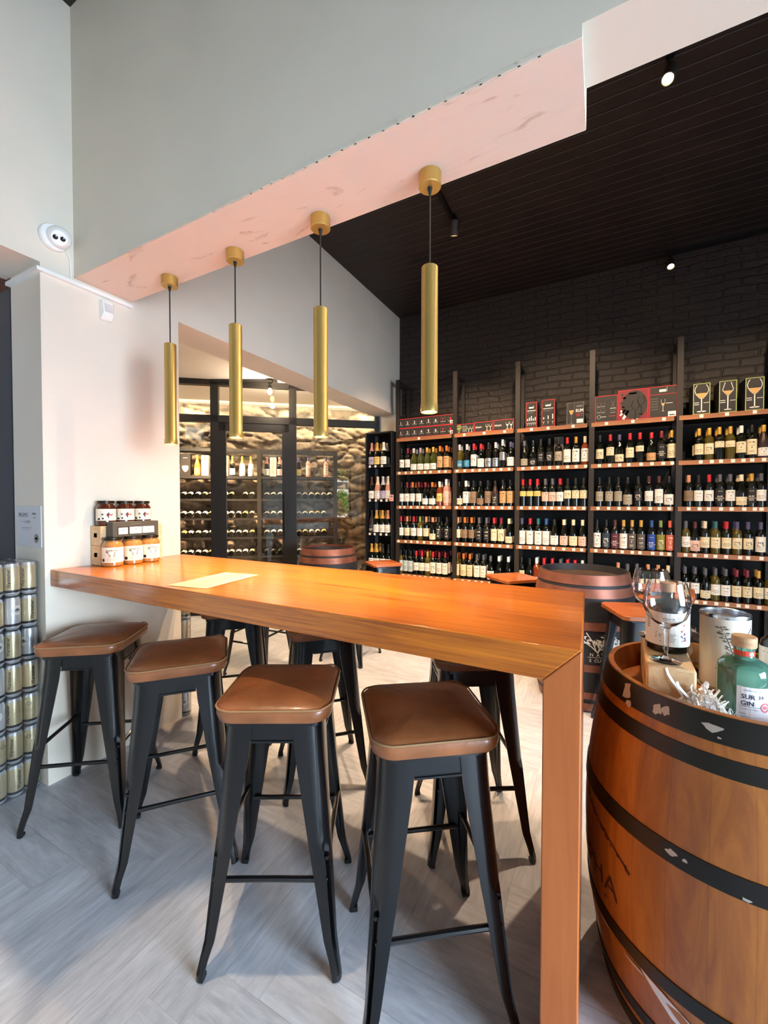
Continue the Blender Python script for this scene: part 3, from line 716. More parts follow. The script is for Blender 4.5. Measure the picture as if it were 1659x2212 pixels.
def leather_stool(label, loc, rz):
    t = thing('bar_stool', label, 'stool', (loc[0], loc[1], 0), rz, 'leather bar stools at the bar table')
    stool_legs(t); stool_frame(t)
    b = MB(); z0 = FRAME_Z+.004; A = .185
    rings = [rsq(.150, .05, 7, z0), rsq(A-.006, .062, 7, z0+.004), rsq(A-.001, .064, 7, z0+.02), rsq(A-.001, .064, 7, z0+.038), rsq(A-.008, .06, 7, z0+.046), rsq(A-.02, .055, 7, z0+.052), rsq(A-.05, .05, 7, z0+.060), rsq(A-.10, .03, 7, z0+.065), rsq(A-.15, .012, 7, z0+.066)]
    b.loft(rings)
    for i, v in enumerate(b.v):
        dz = .0022*mnoise.noise(Vector((v[0]*24+loc[0]*9, v[1]*24, 3))); b.v[i] = (v[0]+dz, v[1]-dz, v[2]+(dz*1.5 if v[2] > z0+.01 else 0))
    cu = b.build('cushion', m_leather, t, smooth=60)
    pts = rsq(A-.001, .064, 8, z0+.044); n = len(pts); b = MB(); rr = []
    pts = [(x*(1+.006*mnoise.noise(Vector((x*40, y*40, loc[0])))), y*(1+.006*mnoise.noise(Vector((y*40, x*40, loc[1])))), z+.005*mnoise.noise(Vector((x*30, y*30, loc[1])))) for x, y, z in pts]
    for i in range(n):
        p0 = Vector(pts[i]); d = (Vector(pts[(i+1) % n])-Vector(pts[i-1])).normalized(); a = d.cross(Vector((0, 0, 1)))
        rr.append([p0+a*.0035*math.cos(2*PI*k/6)+Vector((0, 0, .003*math.sin(2*PI*k/6))) for k in range(6)])
    rr.append(rr[0]); b.loft(rr, 0, False, False); b.build('piping', m_piping, cu)
    return t
leather_stool('tan leather stool nearest the can stack at the far left', (-2.172, 1.112), R(36))
leather_stool('second tan leather stool from the left, near side of the table', (-1.59, 1.15), R(49))
leather_stool('tan leather stool in the middle of the near side, third from the left', (-.98, 1.106), R(28))
leather_stool('large near tan leather stool beside the waterfall table leg', (-.480, 1.182), R(36))
leather_stool('tan leather stool across the table beside the column corner', (-2.04, 1.86), R(42))
leather_stool('tan leather stool in the middle of the far side of the table', (-1.328, 1.80), R(45))
leather_stool('tan leather stool at the right end of the far side, in shadow', (-.516, 1.805), R(31))
def wood_stool(label, loc, rz, a=.165):
    t = thing('wood_seat_stool', label, 'stool', (loc[0], loc[1], 0), rz, 'wooden seat stools around the barrels')
    stool_legs(t); stool_frame(t); z0 = FRAME_Z+.004
    b = MB(); b.loft([rsq(a, .035, 6, z0), rsq(a+.004, .037, 6, z0+.004), rsq(a+.004, .037, 6, z0+.024), rsq(a-.001, .035, 6, z0+.029)]); b.build('seat', m_seatwood, t)
wood_stool('orange wooden stool before the narrow sparkling wine shelf', (-2.135, 4.03), R(49))
wood_stool('dark wooden stool left of the black barrel behind the table', (-.70, 3.80), R(-45), .18)
wood_stool('wooden stool in front of the black barrel, right of the table end', (.228, 2.99), R(21), .178)
wood_stool('wooden stool partly hidden behind the gin glasses', (.43, 3.74), R(-8), .178)
wood_stool('wooden stool mostly hidden behind the table, its seat corner just showing', (-2.08, 3.28), R(4))
wood_stool('wooden stool by the column opening, only its legs showing', (-2.62, 2.66), R(6))

# ================================================================== BARRELS
def barrel_r(Rh, Rb, Hh): return lambda z: Rh+(Rb-Rh)*(1-((z-Hh/2)/(Hh/2))**2)
def hoop_mat(name, col, chip, rough, metal, chips=.62):
    m, nt, b = base_mat(name); tc = N(nt, 'ShaderNodeTexCoord')
    n = N(nt, 'ShaderNodeTexNoise', i_Scale=14.0, i_Detail=5.0, i_Roughness=.6); L(nt, tc, 'Object', n, 'Vector')
    r = ramp(nt, [(0.0, lin(col)), (chips-.005, lin(col)), (chips+.005, lin(chip)), (1.0, lin(chip))]); L(nt, n, 'Fac', r, 'Fac'); L(nt, r, 'Color', b, 'Base Color')
    b.inputs['Roughness'].default_value = rough; b.inputs['Metallic'].default_value = metal
    return m
def barrel(label, loc, Hh, Rh, Rb, hoops, m_body, m_hoop, m_head, rec, rz=0):
    t = thing('wine_barrel', label, 'barrel', (loc[0], loc[1], 0), rz, 'barrels used as tables')
    fr = barrel_r(Rh, Rb, Hh); n = 24
    b = MB(); prof = [(fr(Hh*i/n), Hh*i/n) for i in range(n+1)]
    b.lathe([(0, .03), (Rh-.03, .03), (Rh-.025, 0)]+prof+[(Rh-.014, Hh), (Rh-.024, Hh-rec-.004)], 72); b.build('staves', m_body, t, smooth=30)
    b = MB(); b.lathe([(0, Hh-rec), (Rh-.02, Hh-rec), (Rh-.02, Hh-rec-.02), (0, Hh-rec-.02)], 64); b.build('head', m_head, t, smooth=30)
    for a, c in hoops:
        b = MB(); zz = [a+(c-a)*k/4 for k in range(5)]
        b.lathe([(fr(a)-.002, a)]+[(fr(z)+.0028, z) for z in zz]+[(fr(c)-.002, c)], 72); b.build('hoop', m_hoop, t, smooth=30)
    return t, fr
NB = (.325, 1.503); NBH = .957
m_oak = wood('varnished_oak_staves', '7C4010', 'B26C20', 'Z', 2.2, 9, .36, .2, .04, 1.6, 'polar', R(13.3))
m_oakhead = wood('varnished_oak_head', '8A4614', 'AE621F', 'Y', 2.5, 9, .4, .2, .03, .6, 'X', .09)
m_hoopblack = hoop_mat('chipped_black_hoop', '15120F', 'B9B2A8', .32, .35, .76)
nb, nfr = barrel('varnished oak barrel with chipped black hoops at the right edge', NB, NBH, .300, .362, [(.895, .955), (.828, .868), (.585, .632), (.25, .292), (.075, .115), (.004, .05)], m_oak, m_hoopblack, m_oakhead, .072)
P_ = Print(lambda u, v: (lambda th, rr: (rr*math.cos(th), rr*math.sin(th), v))(R(-148)+u/.345, nfr(v)+.0012))
P_.text('ALPHA', -.075, .385, .055, 0, maxw=.27); P_.disc(.0, .335, .005, 0)
P_.build('stamped_lettering', [M('burnt_ink', '3A1206', .7)], nb)
P_ = Print(lambda u, v: (lambda th, rr: (rr*math.cos(th), rr*math.sin(th), v))(R(-148)+u/.345, nfr(v)+.0012))
r8 = random.Random(12)
P_.line([(-.12, .56), (-.06, .535), (.0, .52), (.05, .498), (.085, .478)], .006, 0)
for k in range(44):
    a_ = r8.random(); u0, v0 = -.12+.2*a_, .56-.08*a_; l_ = r8.uniform(.006, .018); q_ = r8.uniform(-1.2, 1.2)
    P_.poly([(u0, v0), (u0+l_*math.cos(q_)*.5, v0+l_*math.sin(q_)*.5+.003), (u0+l_*math.cos(q_), v0+l_*math.sin(q_)), (u0+l_*math.cos(q_)*.5, v0+l_*math.sin(q_)*.5-.003)], 0)
P_.build('stamped_emblem', [M('burnt_ink', '3A1206', .7)], nb)
b = MB(); P2 = Print(lambda u, v: (lambda th, rr: (rr*math.cos(th), rr*math.sin(th), v))(R(-118)+u/.34, nfr(v)+.0033))
P2.poly([(-.07, .249), (-.02, .240), (.03, .222), (.07, .20), (.08, .170), (.05, .166), (0, .188), (-.04, .222)], 0); P2.mb.build('paint_chip', M('bare_silver', 'C9C9CE', .45), nb, smooth=0, recalc=False)
m_chip = M('bare_hoop_metal', 'A9A29A', .5)
for k, (th_, z_, w_, h_) in enumerate(((-146, .925, .020, .030), (-143, .898, .012, .012), (-128.5, .922, .016, .018), (-124.5, .926, .015, .014), (-106.5, .926, .024, .012), (-104.5, .908, .006, .003), (-118, .612, .013, .008), (-113.5, .611, .006, .006), (-96, .590, .010, .005), (-150, .245, .022, .004), (-133, .236, .03, .005))):
    P2 = Print(lambda u, v: (lambda th, rr: (rr*math.cos(th), rr*math.sin(th), v))(R(th_)+u/.33, nfr(v)+.0034)); r7 = random.Random(k+40)
    P2.poly([(w_*math.cos(2*PI*j/11)*r7.uniform(.55, 1.1), z_+h_*math.sin(2*PI*j/11)*r7.uniform(.5, 1.1)) for j in range(11)]); P2.mb.build('paint_chip', m_chip, nb, smooth=0, recalc=False)
m_blkbody = M('black_stained_oak', '232328', .55, var=.2, vscale=6)
m_copper = M('copper_hoop', '8A5848', .45, .5, var=.3, vscale=7)
m_blkhead = wood('dark_barrel_head', '2E211B', '47342A', 'Y', 3, 8, .6, 0, .03, .5, 'X', .09)
bh = [(.885, .953), (.80, .862), (.585, .64), (.30, .35), (.10, .15), (.01, .07)]
b2, bfr = barrel('black barrel with copper hoops and white tree emblem, behind the table end', (-.12, 3.47), .955, .302, .362, bh, m_blkbody, m_copper, m_blkhead, .05)
b1, _ = barrel('black barrel with copper hoops in front of the glass cellar', (-2.755, 3.86), .93, .300, .352, bh, m_blkbody, m_copper, wood('brown_barrel_head', '7A4A38', '9A6450', 'Y', 3, 8, .6, 0, .03, .5, 'X', .09), .045)
P_ = Print(lambda u, v: (lambda th, rr: (rr*math.cos(th), rr*math.sin(th), v))(R(-73)+u/.36, bfr(v)+.0015))
P_.text('N  A Y DE', .02, .425, .022, 0, maxw=.26, bold=.01); P_.rect(-.06, .12, .405, .408, 0, 6); P_.text('S  CUVEE', .01, .385, .022, 0, maxw=.26, bold=.01)
r2 = random.Random(3)
for cx, cy, s in ((.07, .52, 1.0), (-.09, .52, .8), (.0, .50, .5), (.12, .5, .6)):
    for k in range(26):
        a = r2.uniform(0, 2*PI); rr = r2.random()**.6*.05*s; l = r2.uniform(.008, .02); q = r2.uniform(0, PI)
        u, v = cx+rr*math.cos(a)*1.2, cy+rr*math.sin(a)
        P_.poly([(u-l*math.cos(q), v-l*math.sin(q)), (u+l*.4*math.sin(q), v-l*.4*math.cos(q)), (u+l*math.cos(q), v+l*math.sin(q)), (u-l*.35*math.sin(q), v+l*.35*math.cos(q))], 0)
for q in ((.0, .44, .05, .56), (.02, .46, .1, .53), (-.01, .45, -.07, .57), (0, .44, -.1, .52), (.0, .44, .0, .5)): P_.line([(q[0], q[1]), ((q[0]+q[2])/2+.01, (q[1]+q[3])/2), (q[2], q[3])], .007, 0)
P_.build('white_emblem', [m_whiteink], b2)

# ================================================================== SHELVES
YF = 4.814
m_board = wood('shelf_oak_edge', '8F5A38', 'B57A4E', 'X', 2.5, 10, .5, .0, .02, .5)
m_steel = M('dark_steel_upright', '2C2622', .5)
m_dark = M('shelf_back_black', '0D0D0F', .7)
m_tag = M('price_tag_paper', 'EFE6DC', .7)
UPX = [-2.345, -1.577, -.846, -.100, .650, 1.400]
BZ = [2.287, 1.859, 1.420, .980, .540, .10]
BAYN = ['leftmost bay', 'second bay', 'middle bay', 'fourth bay', 'rightmost bay']
BAYL = ['black metal wine shelf bay at far left, topped by boxes numbered 1 to 8', 'black metal wine shelf bay topped by three low glass boxes, second from left',
        'black metal wine shelf bay topped by two tall slim boxes and a rum box', 'black metal wine shelf bay topped by three wide red edged boxes', 'black metal wine shelf bay at far right, topped by green edged glass boxes']
tagmesh = MB().box(-.0145, .0145, -.002, 0, -.034, -.004).mesh('price_tag', m_tag, 0)
def upright(x, t, x0):
    b = MB(); b.box(x-x0-.025, x-x0+.025, YF+.004, YF+.05, 0, 3.04); b.box(x-x0-.02, x-x0+.02, YB-.045, YB-.005, 0, 3.0); b.box(x-x0-.02, x-x0+.02, YF+.05, YB-.005, 2.99, 3.03)
    b.build('upright', m_steel, t, smooth=0)
SHELF = []
for i in range(5):
    xa, xb = UPX[i], UPX[i+1]
    t = thing('wine_shelf', BAYL[i], 'shelf', (xa, 0, 0), 0, 'wine shelf bays along the brick wall')
    upright(xa, t, xa)
    if i == 4: upright(xb, t, xa)
    b = MB(); b.box(.0, xb-xa, YB-.004, YB-.001, .05, 2.24); b.build('back_panel', m_dark, t, smooth=0)
    bs = []
    for z in BZ:
        b = MB(); b.box(-.004 if i else -.01, xb-xa-.045, YF, YF+.02, z-.042, z, 0); b.box(.027, xb-xa-.03, YF+.02, YB-.006, z-.03, z-.001, 1)
        bs.append(b.build('shelf_board', [m_board, M('shelf_top', '1E1612', .6)], t, smooth=0))
    SHELF.append((t, bs, xa))
GLASS = {'d': M('dark_bottle_glass', '080B07', .06, coat=.4), 'y': M('yellow_wine_glass', '4E4416', .06, coat=.4), 'v': M('olive_bottle_glass', '3A4012', .06, coat=.4),
         'a': M('amber_wine_glass', '7A3414', .06, coat=.4), 'p': M('rose_wine_glass', 'C88A78', .1, coat=.4), 'W': M('white_bottle', 'F0EAE2', .3, coat=.2), 'O': M('orange_bottle', 'E08A2C', .2, coat=.3),
         'P': M('brown_violet_bottle', '33211F', .35)}
CAPC = {'k': ('black', '141416'), 'w': ('white', 'E6E2DC'), 'r': ('red', 'B5222B'), 'R': ('dark red', '74202A'), 'o': ('orange', 'C06A28'), 'G': ('gold', 'C99A45'), 's': ('silver', 'C4C4C8'), 'l': ('lilac grey', '9C8C94'),
        'e': ('peach', 'C98A66'), 'n': ('green', '7D8A4A'), 'c': ('cream', 'DFCDAE'), 'u': ('blue', '2B4F86'), 'x': ('grey', '55545A'), 'V': ('violet', '4B4668'), 't': ('teal', '2F6166'), 'b': ('brown', '4A2520'),
        'q': ('coral', 'D8604E'), 'f': ('pale green', 'CFD3AC'), 'z': ('purple', '5B4B7A'), 'j': ('rose gold', 'C58573')}
LABC = {'w': ('white', 'EDE6DC'), 'c': ('cream', 'E6D5AF'), 't': ('tan', 'C89A66'), 'B': ('blue', '2C7FA6'), 'k': ('black', '1A1918'), 'g': ('greige', 'A89C86'), 'y': ('yellow', 'DCC06E'), 'p': ('brown picture', '8A7056'),
        's': ('silver', 'C2C4C6'), 'm': ('maroon', '5A2430'), 'S': ('slate blue', '2A3A46'), 'T': ('taupe', '5E544C'), 'N': ('bright blue', '27489A'), 'O': ('olive', '8C8432'), 'Q': ('coral', 'DB6A55'), 'V': ('lilac', 'B0A6BC'),
        'i': ('pink', 'E2B7A4'), 'L': ('light blue', 'B4C4C8')}
HS = {'m': (.055, .155), 'h': (.085, .170), 'H': (.112, .168), 'l': (.018, .092), 'T': (.035, .172), 'F': (.014, .165), 'n': (.03, .11), 'S': (.02, .12)}
def label_mat(code, pat):
    nm = 'label_%s_%d' % (LABC[code][0].replace(' ', '_'), pat)
    if nm in MATS: return MATS[nm]
    m, nt, b = base_mat(nm); c = lin(LABC[code][1]); dark = code in 'kmSTNOQB'
    ink = lin('E9DEC9') if dark else lin('4A3F38')
    uv = N(nt, 'ShaderNodeTexCoord'); sp = N(nt, 'ShaderNodeSeparateXYZ'); L(nt, uv, 'UV', sp, 'Vector')
    def band(out, ctr, half):
        s_ = N(nt, 'ShaderNodeMath', operation='SUBTRACT'); L(nt, sp, out, s_, 0); s_.inputs[1].default_value = ctr
        a_ = N(nt, 'ShaderNodeMath', operation='ABSOLUTE'); L(nt, s_, 0, a_, 0)
        l_ = N(nt, 'ShaderNodeMath', operation='LESS_THAN'); L(nt, a_, 0, l_, 0); l_.inputs[1].default_value = half
        return l_
    def mul(a, c_):
        q = N(nt, 'ShaderNodeMath', operation='MULTIPLY'); L(nt, a, 0, q, 0); L(nt, c_, 0, q, 1); return q
    def noi(sx, sy, th):
        mp = N(nt, 'ShaderNodeMapping'); mp.inputs['Scale'].default_value = (sx, sy, 1); mp.inputs['Location'].default_value = (pat*3.1, pat*1.7, 0); L(nt, uv, 'UV', mp, 'Vector')
        n = N(nt, 'ShaderNodeTexNoise', i_Scale=1.0, i_Detail=1.0); L(nt, mp, 'Vector', n, 'Vector')
        g = N(nt, 'ShaderNodeMath', operation='GREATER_THAN'); L(nt, n, 'Fac', g, 0); g.inputs[1].default_value = th; return g
    ty = (.72, .60, .80, .45)[pat]; parts = [mul(mul(band('Y', ty, .045), band('X', .5, .22)), noi(26, 3, .47))]
    for yy in ((.45, .37, .18), (.3, .2, .12), (.6, .25, .17), (.25, .18, .8))[pat]:
        parts.append(mul(mul(band('Y', yy, .014), band('X', .5, .2)), noi(40, 2, .45)))
    if pat == 1: parts.append(mul(mul(band('Y', .42, .10), band('X', .5, .24)), noi(9, 8, .55)))
    if pat == 2: parts.append(mul(band('Y', .46, .06), mul(band('X', .5, .05), noi(12, 12, .4))))
    if pat == 3: parts.append(mul(band('Y', .33, .012), band('X', .5, .5)))
    tot = parts[0]
    for q in parts[1:]:
        mxx = N(nt, 'ShaderNodeMath', operation='MAXIMUM'); L(nt, tot, 0, mxx, 0); L(nt, q, 0, mxx, 1); tot = mxx
    mx = N(nt, 'ShaderNodeMix', data_type='RGBA'); L(nt, tot, 0, mx, 0); mx.inputs[6].default_value = c; mx.inputs[7].default_value = ink
    L(nt, mx, 2, b, 'Base Color'); b.inputs['Roughness'].default_value = .6
    if code == 's': b.inputs['Metallic'].default_value = .8; b.inputs['Roughness'].default_value = .3
    MATS[nm] = m
    return m
PROF = {'b': [(0, 0), (.034, 0), (.0372, .004), (.0375, .186), (.0362, .198), (.030, .212), (.020, .225), (.0152, .237), (.0142, .25), (.0138, .292), (.0152, .293), (.0152, .300), (0, .300)],
        'g': [(0, 0), (.038, 0), (.0415, .004), (.0418, .120), (.0405, .140), (.0350, .168), (.0265, .195), (.0190, .220), (.0155, .238), (.0140, .285), (.0155, .286), (.0155, .293), (0, .293)],
        'c': [(0, 0), (.040, 0), (.0435, .005), (.0438, .125), (.0425, .145), (.0370, .175), (.0280, .205), (.0200, .232), (.0165, .250), (.0150, .290), (.017, .292), (.0165, .300), (0, .304)]}
PROF['t'] = [(r, z*1.09) for r, z in PROF['b']]
CAPP = {'b': [(.0156, .236), (.0158, .3005), (.0150, .3025), (0, .3025)], 'g': [(.0166, .236), (.0164, .2935), (.015, .2955), (0, .2955)],
        'c': [(.0300, .200), (.0215, .232), (.0182, .252), (.0170, .280), (.0190, .287), (.0188, .300), (.0150, .310), (0, .313)]}
CAPP['t'] = [(r, z*1.09) for r, z in CAPP['b']]
BM = {}
def bmesh_for(kind, g, cap, lab, hs, pat):
    k = ('g', kind, g)
    if k not in BM: BM[k] = MB().lathe(PROF[kind], 16).mesh('bottle_glass', GLASS[g], 35)
    k2 = ('c', kind, cap)
    if cap != '-' and k2 not in BM: BM[k2] = MB().lathe(CAPP[kind], 14).mesh('capsule', M('capsule_'+CAPC[cap][0].replace(' ', '_'), CAPC[cap][1], .38, .25 if cap in 'sGl' else 0.0), 35)
    k3 = ('l', kind, lab, hs, pat)
    if lab != '-' and k3 not in BM:
        z0, z1 = HS[hs]; rr = {'b': .0381, 't': .0381, 'g': .0425, 'c': .0445}[kind]
        if kind == 'g' and z1 > .12: z1 = .118; z0 = min(z0, .03)
        if kind == 'c' and z1 > .125: z1 = .122; z0 = min(z0, .03)
        if kind == 't': z0 *= 1.06; z1 *= 1.06
        b = MB(); n = 12; a0, a1 = R(-90-68), R(-90+68)
        for i in range(n):
            p, q = a0+(a1-a0)*i/n, a0+(a1-a0)*(i+1)/n
            b.add([(rr*math.cos(p), rr*math.sin(p), z0), (rr*math.cos(q), rr*math.sin(q), z0), (rr*math.cos(q), rr*math.sin(q), z1), (rr*math.cos(p), rr*math.sin(p), z1)], [(0, 1, 2, 3)], 0,
                  [[(i/n, 0), ((i+1)/n, 0), ((i+1)/n, 1), (i/n, 1)]])
        BM[k3] = b.mesh('label', label_mat(lab, pat), 80, recalc=False)
    return BM[k], BM.get(k2), BM.get(k3)
NB_COUNT = 0
def bottle(kind, g, cap, lab, hs, loc, label, group, rot=(0, 0, 0), pat=None, sc_=1.0):
    global NB_COUNT
    NB_COUNT += 1
    a, c, l = bmesh_for(kind, g, cap, lab, hs, rnd.randrange(4) if pat is None else pat)
    o = link('wine_bottle', a, None, loc, rot); o.scale = (sc_,)*3
    tag(o, label, 'bottle', group)
    if c: link('capsule', c, o)
    if l: link('label', l, o)
    return o
ORD = ['first', 'second', 'third', 'fourth', 'fifth', 'sixth', 'seventh', 'eighth', 'ninth', 'tenth']
GLN = {'d': 'dark', 'y': 'yellow', 'v': 'olive green', 'a': 'amber', 'p': 'pink', 'P': 'brown', 'W': 'white', 'O': 'orange'}
DATA = [[
 "867.7 b d k w m 1;880.6 b d R w m 1;893.9 g v s w l 1;907.8 g v l w l 1;921.8 g v G w l 1;935.7 g v G w l 1;950.3 b d o t T 1;964.2 b d o t T 2",
 "867.7 b d k w m 1;879.4 b d R w m 1;891.4 b d o w m 1;904.7 b d R w m 1;918.6 g d R w l 1;933.8 g d o w l 1;949 b a w y m 1;963.5 t p w i T 1",
 "866.7 b d r w m 1;879.4 b d e c m 1;893.3 b d r w m 1;907.2 b y n w m 1;920.5 b d e c m 1;935 g d e c l 1;948.4 b d k k T 1;964.8 b d k k T 1",
 "866 b y k L T 1;876.8 b d k L T 1;887.6 b d k L T 1;899.6 b d r w m 2;911.6 b d r w m 2;923.7 b y G w m 1;935.7 b d r w T 2;949 b d R w T 2;962.3 b d R w T 2"],
 ["992.3 b y s B n 1;1008 b d s B n 1;1023 b d r w T 1;1038 g d r w S 1;1054.7 b d k s S 1;1069.8 b d s s S 2;1084.9 t d s s h 1;1102.5 g d V w S 1",
 "991.8 g d k c l 0;1006.4 b d w w T 1;1022.5 b d k p T 1;1037.6 g d k p l 0;1053.7 b d k p T 1;1069.3 g P k k S 0;1085.9 b d k t T 1;1101.5 b d k t T 1",
 "989 b d e c m 1;1004.2 b d o p m 1;1018.7 b d o p m 1;1035 b d x k T 1;1051 b d x k T 1;1067.5 b d r c T 1;1082.7 b d R c T 1;1100 g d f c l 1",
 "987 b y o c T 1;1001.6 b d o c T 1;1015.6 b d o c T 1;1030.8 b d x w T 1;1044.7 b d x w T 1;1060.5 g d x w S 0;1078.9 g d w w l 1;1099 g d w w l 1"],
 ["1131.7 g d x g l 0;1150.6 g d k k l 0;1167 b d k k m 0;1185.8 b d k k m 0;1205.2 b d k g m 0;1224 b d r w T 0;1242.8 b d G w T 0;1262.2 b a c w T 0",
 "1129.4 b d r y H 0;1144.7 b d r y H 0;1160.5 b d r y H 1;1177.6 b d x i m 1;1192.9 b d x i m 1;1209.3 b d r w m 1;1225.8 b d k c h 0;1242.8 b d k c h 0;1260.5 b d k c h 0",
 "1127.9 b d V w F 1;1145 b d r w F 1;1163 b d t w F 1;1180 b d u w F 1;1198 g d k w S 0;1218.5 g d c i S 1;1239 g d c c S 1;1259 g d c i S 1",
 "1127.4 b d k c m 0;1144.7 g d k c l 0;1160 b a w c l 1;1176 b d r w m 1;1194 b d r w m 1;1212 b d x w m 1;1227 b d r w m 1;1243.5 b d r w m 1;1259.7 b d w w m 0"],
 ["1294.2 b d k c m 0;1316.5 b d r c h 0;1336.2 g d V c l 0;1358.9 b d r c m 0;1380.5 b d r c H 0;1405 g d r t l 0;1426.6 b d R k T 0;1448.9 b d G c T 1",
 "1294.2 b d k g m 0;1315.2 b d k g m 0;1334.9 b d k g m 0;1355.2 g d k g S 0;1378 b d k k m 0;1401 b d b w m 0;1422.7 b d b w T 0;1444.3 g d k w S 0",
 "1290 b d k w F 0;1310 b d k S F 0;1329 b d b m F 0;1347.5 b d G w F 0;1366 b d G T F 0;1385.4 b d G T F 0;1408 b d u N F 0;1427.8 b d O_ O F 0;1448 b d q Q F 0",
 "1337 b d e c m 0;1357.3 g d x c l 0;1377.6 b d x c m 0;1401.6 b d e c m 0;1423.8 b d e c m 0;1445 b d c c m 0"],
 ["1507.6 b d G c m 1;1529.6 b y G c m 1;1551 b d G c H 1;1574.6 b y G c H 1;1598 b d w c m 1;1621 b d k c T 1;1646 g P G w l 1;1669 b d k y m 0",
 "1486.6 b d e p m 1;1508 b d k w m 0;1530.8 b d r w m 0;1554 b d x k T 1;1576 b d x w m 1;1600 g d c c l 1;1622.6 b d G k T 1;1643 b d x w m 1",
 "1481.6 b y x w m 0;1502 g d b i S 1;1523.6 b d c c m 1;1546.4 b y t c m 1;1569.8 b d r c m 1;1593 b y V c m 1;1616.5 b d V c m 0;1644.7 b d V w T 0",
 "1481.6 b d x w m 1;1503.8 b d x w m 1;1526 g d x c l 1;1548 b y x w m 1;1570 b d x w m 1;1593.7 b d R c m 1;1617 b d R c m 1;1641.7 b d G c m 1;1666 b y x w m 0"]]
ROWN = ['top', 'second', 'third', 'fourth']
for bi, rows in enumerate(DATA):
    t, boards, xa = SHELF[bi]
    for ri, row in enumerate(rows):
        z = BZ[ri+1]; yb = YF+.062
        for ki, e in enumerate(row.split(';')):
            px, kind, g, cap, lab, hs, nbk = e.split(); cap = 'n' if cap == 'O_' else cap
            x = float(at_y(float(px), 1096, yb)[0]); hs0 = hs
            rz = math.atan2(x, yb)*-.35+rnd.uniform(-.12, .12)
            cn, ln = CAPC[cap][0], LABC[lab][0]; gl = GLN[g]
            bottle(kind, g, cap, lab, hs, (x, yb+rnd.uniform(-.006, .006), z), '%s bottle, %s cap, %s label, %s from left, %s row, %s' % (gl, cn, ln, ORD[ki], ROWN[ri], BAYN[bi]),
                   '%s row bottles of the %s' % (ROWN[ri], BAYN[bi]), (0, 0, rz))
            for q in range(int(nbk)):
                bottle(kind, g, cap, lab, hs, (x+rnd.uniform(-.004, .004), yb+.095*(q+1), z), '%s cap bottle %s the %s front bottle, %s row, %s' % (cn, ('behind', 'two behind')[q], ORD[ki], ROWN[ri], BAYN[bi]),
                       'back bottles, %s row of the %s' % (ROWN[ri], BAYN[bi]), (0, 0, rz))
            link('price_tag', tagmesh, boards[ri+1], (x-xa+rnd.uniform(-.012, .012), YF, z))

# ---- boxes along the tops of the bays
m_boxdark = M('dark_box_card', '2B2724', .55); m_boxred = M('red_box_card', '7E1F2A', .5); m_lime = M('lime_edge', 'A9B86A', .6); m_amber_i = M('amber_ink', 'E0A860', .6)
PAL = [m_whiteink, m_redink, m_greyink, m_lime, m_amber_i, m_boxred, m_paper, m_boxdark]
def gbox(name, label, px0, px1, h, z=BZ[0], border=1, draw=None, dy=0.0, depth=.22, body=None, group='glassware boxes on top of the shelves'):
    y = YF+.012+dy; x0 = float(at_y(px0, 900, y)[0]); x1 = float(at_y(px1, 900, y)[0]); wd = x1-x0-.002
    t = thing(name, label, 'box', (x0, y, z), 0, group)
    b = MB(); b.box(0, wd, 0, depth, 0, h); b.build('carton', body or m_boxdark, t, bevel=.0015)
    P_ = Print(front(0, 0, 0)); e = .006
    if border is not None:
        P_.rect(0, wd, 0, e, border).rect(0, wd, h-e, h, border).rect(0, e, e, h-e, border).rect(wd-e, wd, e, h-e, border)
    if draw: draw(P_, wd, h)
    P_.build('printed_front', PAL, t)
    return x0, wd, t
def stem_glass(P_, u, v0, wd, h, mi=0, fill=None, bowl=.55, shape='round', lw=.004):
    """outline of a stemmed glass: base at v0, total height h, bowl width wd"""
    vb = v0+h*(1-bowl); n = 10; prof = []
    for k in range(n+1):
        q = k/n
        r = {'round': .5*wd*math.sin(PI*(.06+.70*q)), 'dia': .5*wd*(min(1, q/.45) if q < .45 else 1-.45*(q-.45)/.55), 'tulip': .5*wd*math.sin(PI*(.05+.62*q))**.8}[shape]
        prof.append((max(r, .03*wd), vb+q*h*bowl))
    P_.line([(u-r, v) for r, v in prof], lw, mi); P_.line([(u+r, v) for r, v in prof], lw, mi)
    P_.line([(u, v0+.01*h), (u, vb)], lw*1.4, mi); P_.disc(u, v0+.012*h, wd*.36, mi, 16, wd*.06)
    if fill is not None:
        k0 = int(n*.42); pts = [(u-r*.93, v) for r, v in prof[:k0+1]]; P_.poly(pts[::-1]+[(u+(u-a), v) for a, v in pts], fill)
def tumbler(P_, u, v0, wd, h, mi=2, lw=.0025):
    l = [(-.36, 1), (-.46, .7), (-.48, .4), (-.38, .1), (-.25, .02), (.25, .02), (.38, .1), (.48, .4), (.46, .7), (.36, 1)]
    P_.line([(u+a*wd, v0+b_*h) for a, b_ in l], lw, mi); P_.line([(u-.4*wd, v0+.28*h), (u+.4*wd, v0+.28*h)], .003, 0)
def numbers(P_, wd, h):
    for k in range(8):
        u = wd*(k+.62)/8.35; tumbler(P_, u, .018, .068, h-.034); P_.text(str(k+1), u, h*.56, .036, 1 if k > 5 else 0, bold=.02)
    P_.rect(wd-.075, wd-.012, .012, .05, 6); P_.rect(wd-.065, wd-.045, .02, .035, 2); P_.rect(wd-.035, wd-.02, .02, .035, 2)
gbox('glassware_box', 'long box printed with numbered tumblers 1 to 8, lower of two at far left', 857, 985.5, .122, draw=numbers)
gbox('glassware_box', 'long box printed with numbered tumblers 1 to 8, upper of two at far left', 857, 985.5, .122, z=BZ[0]+.123, draw=numbers)
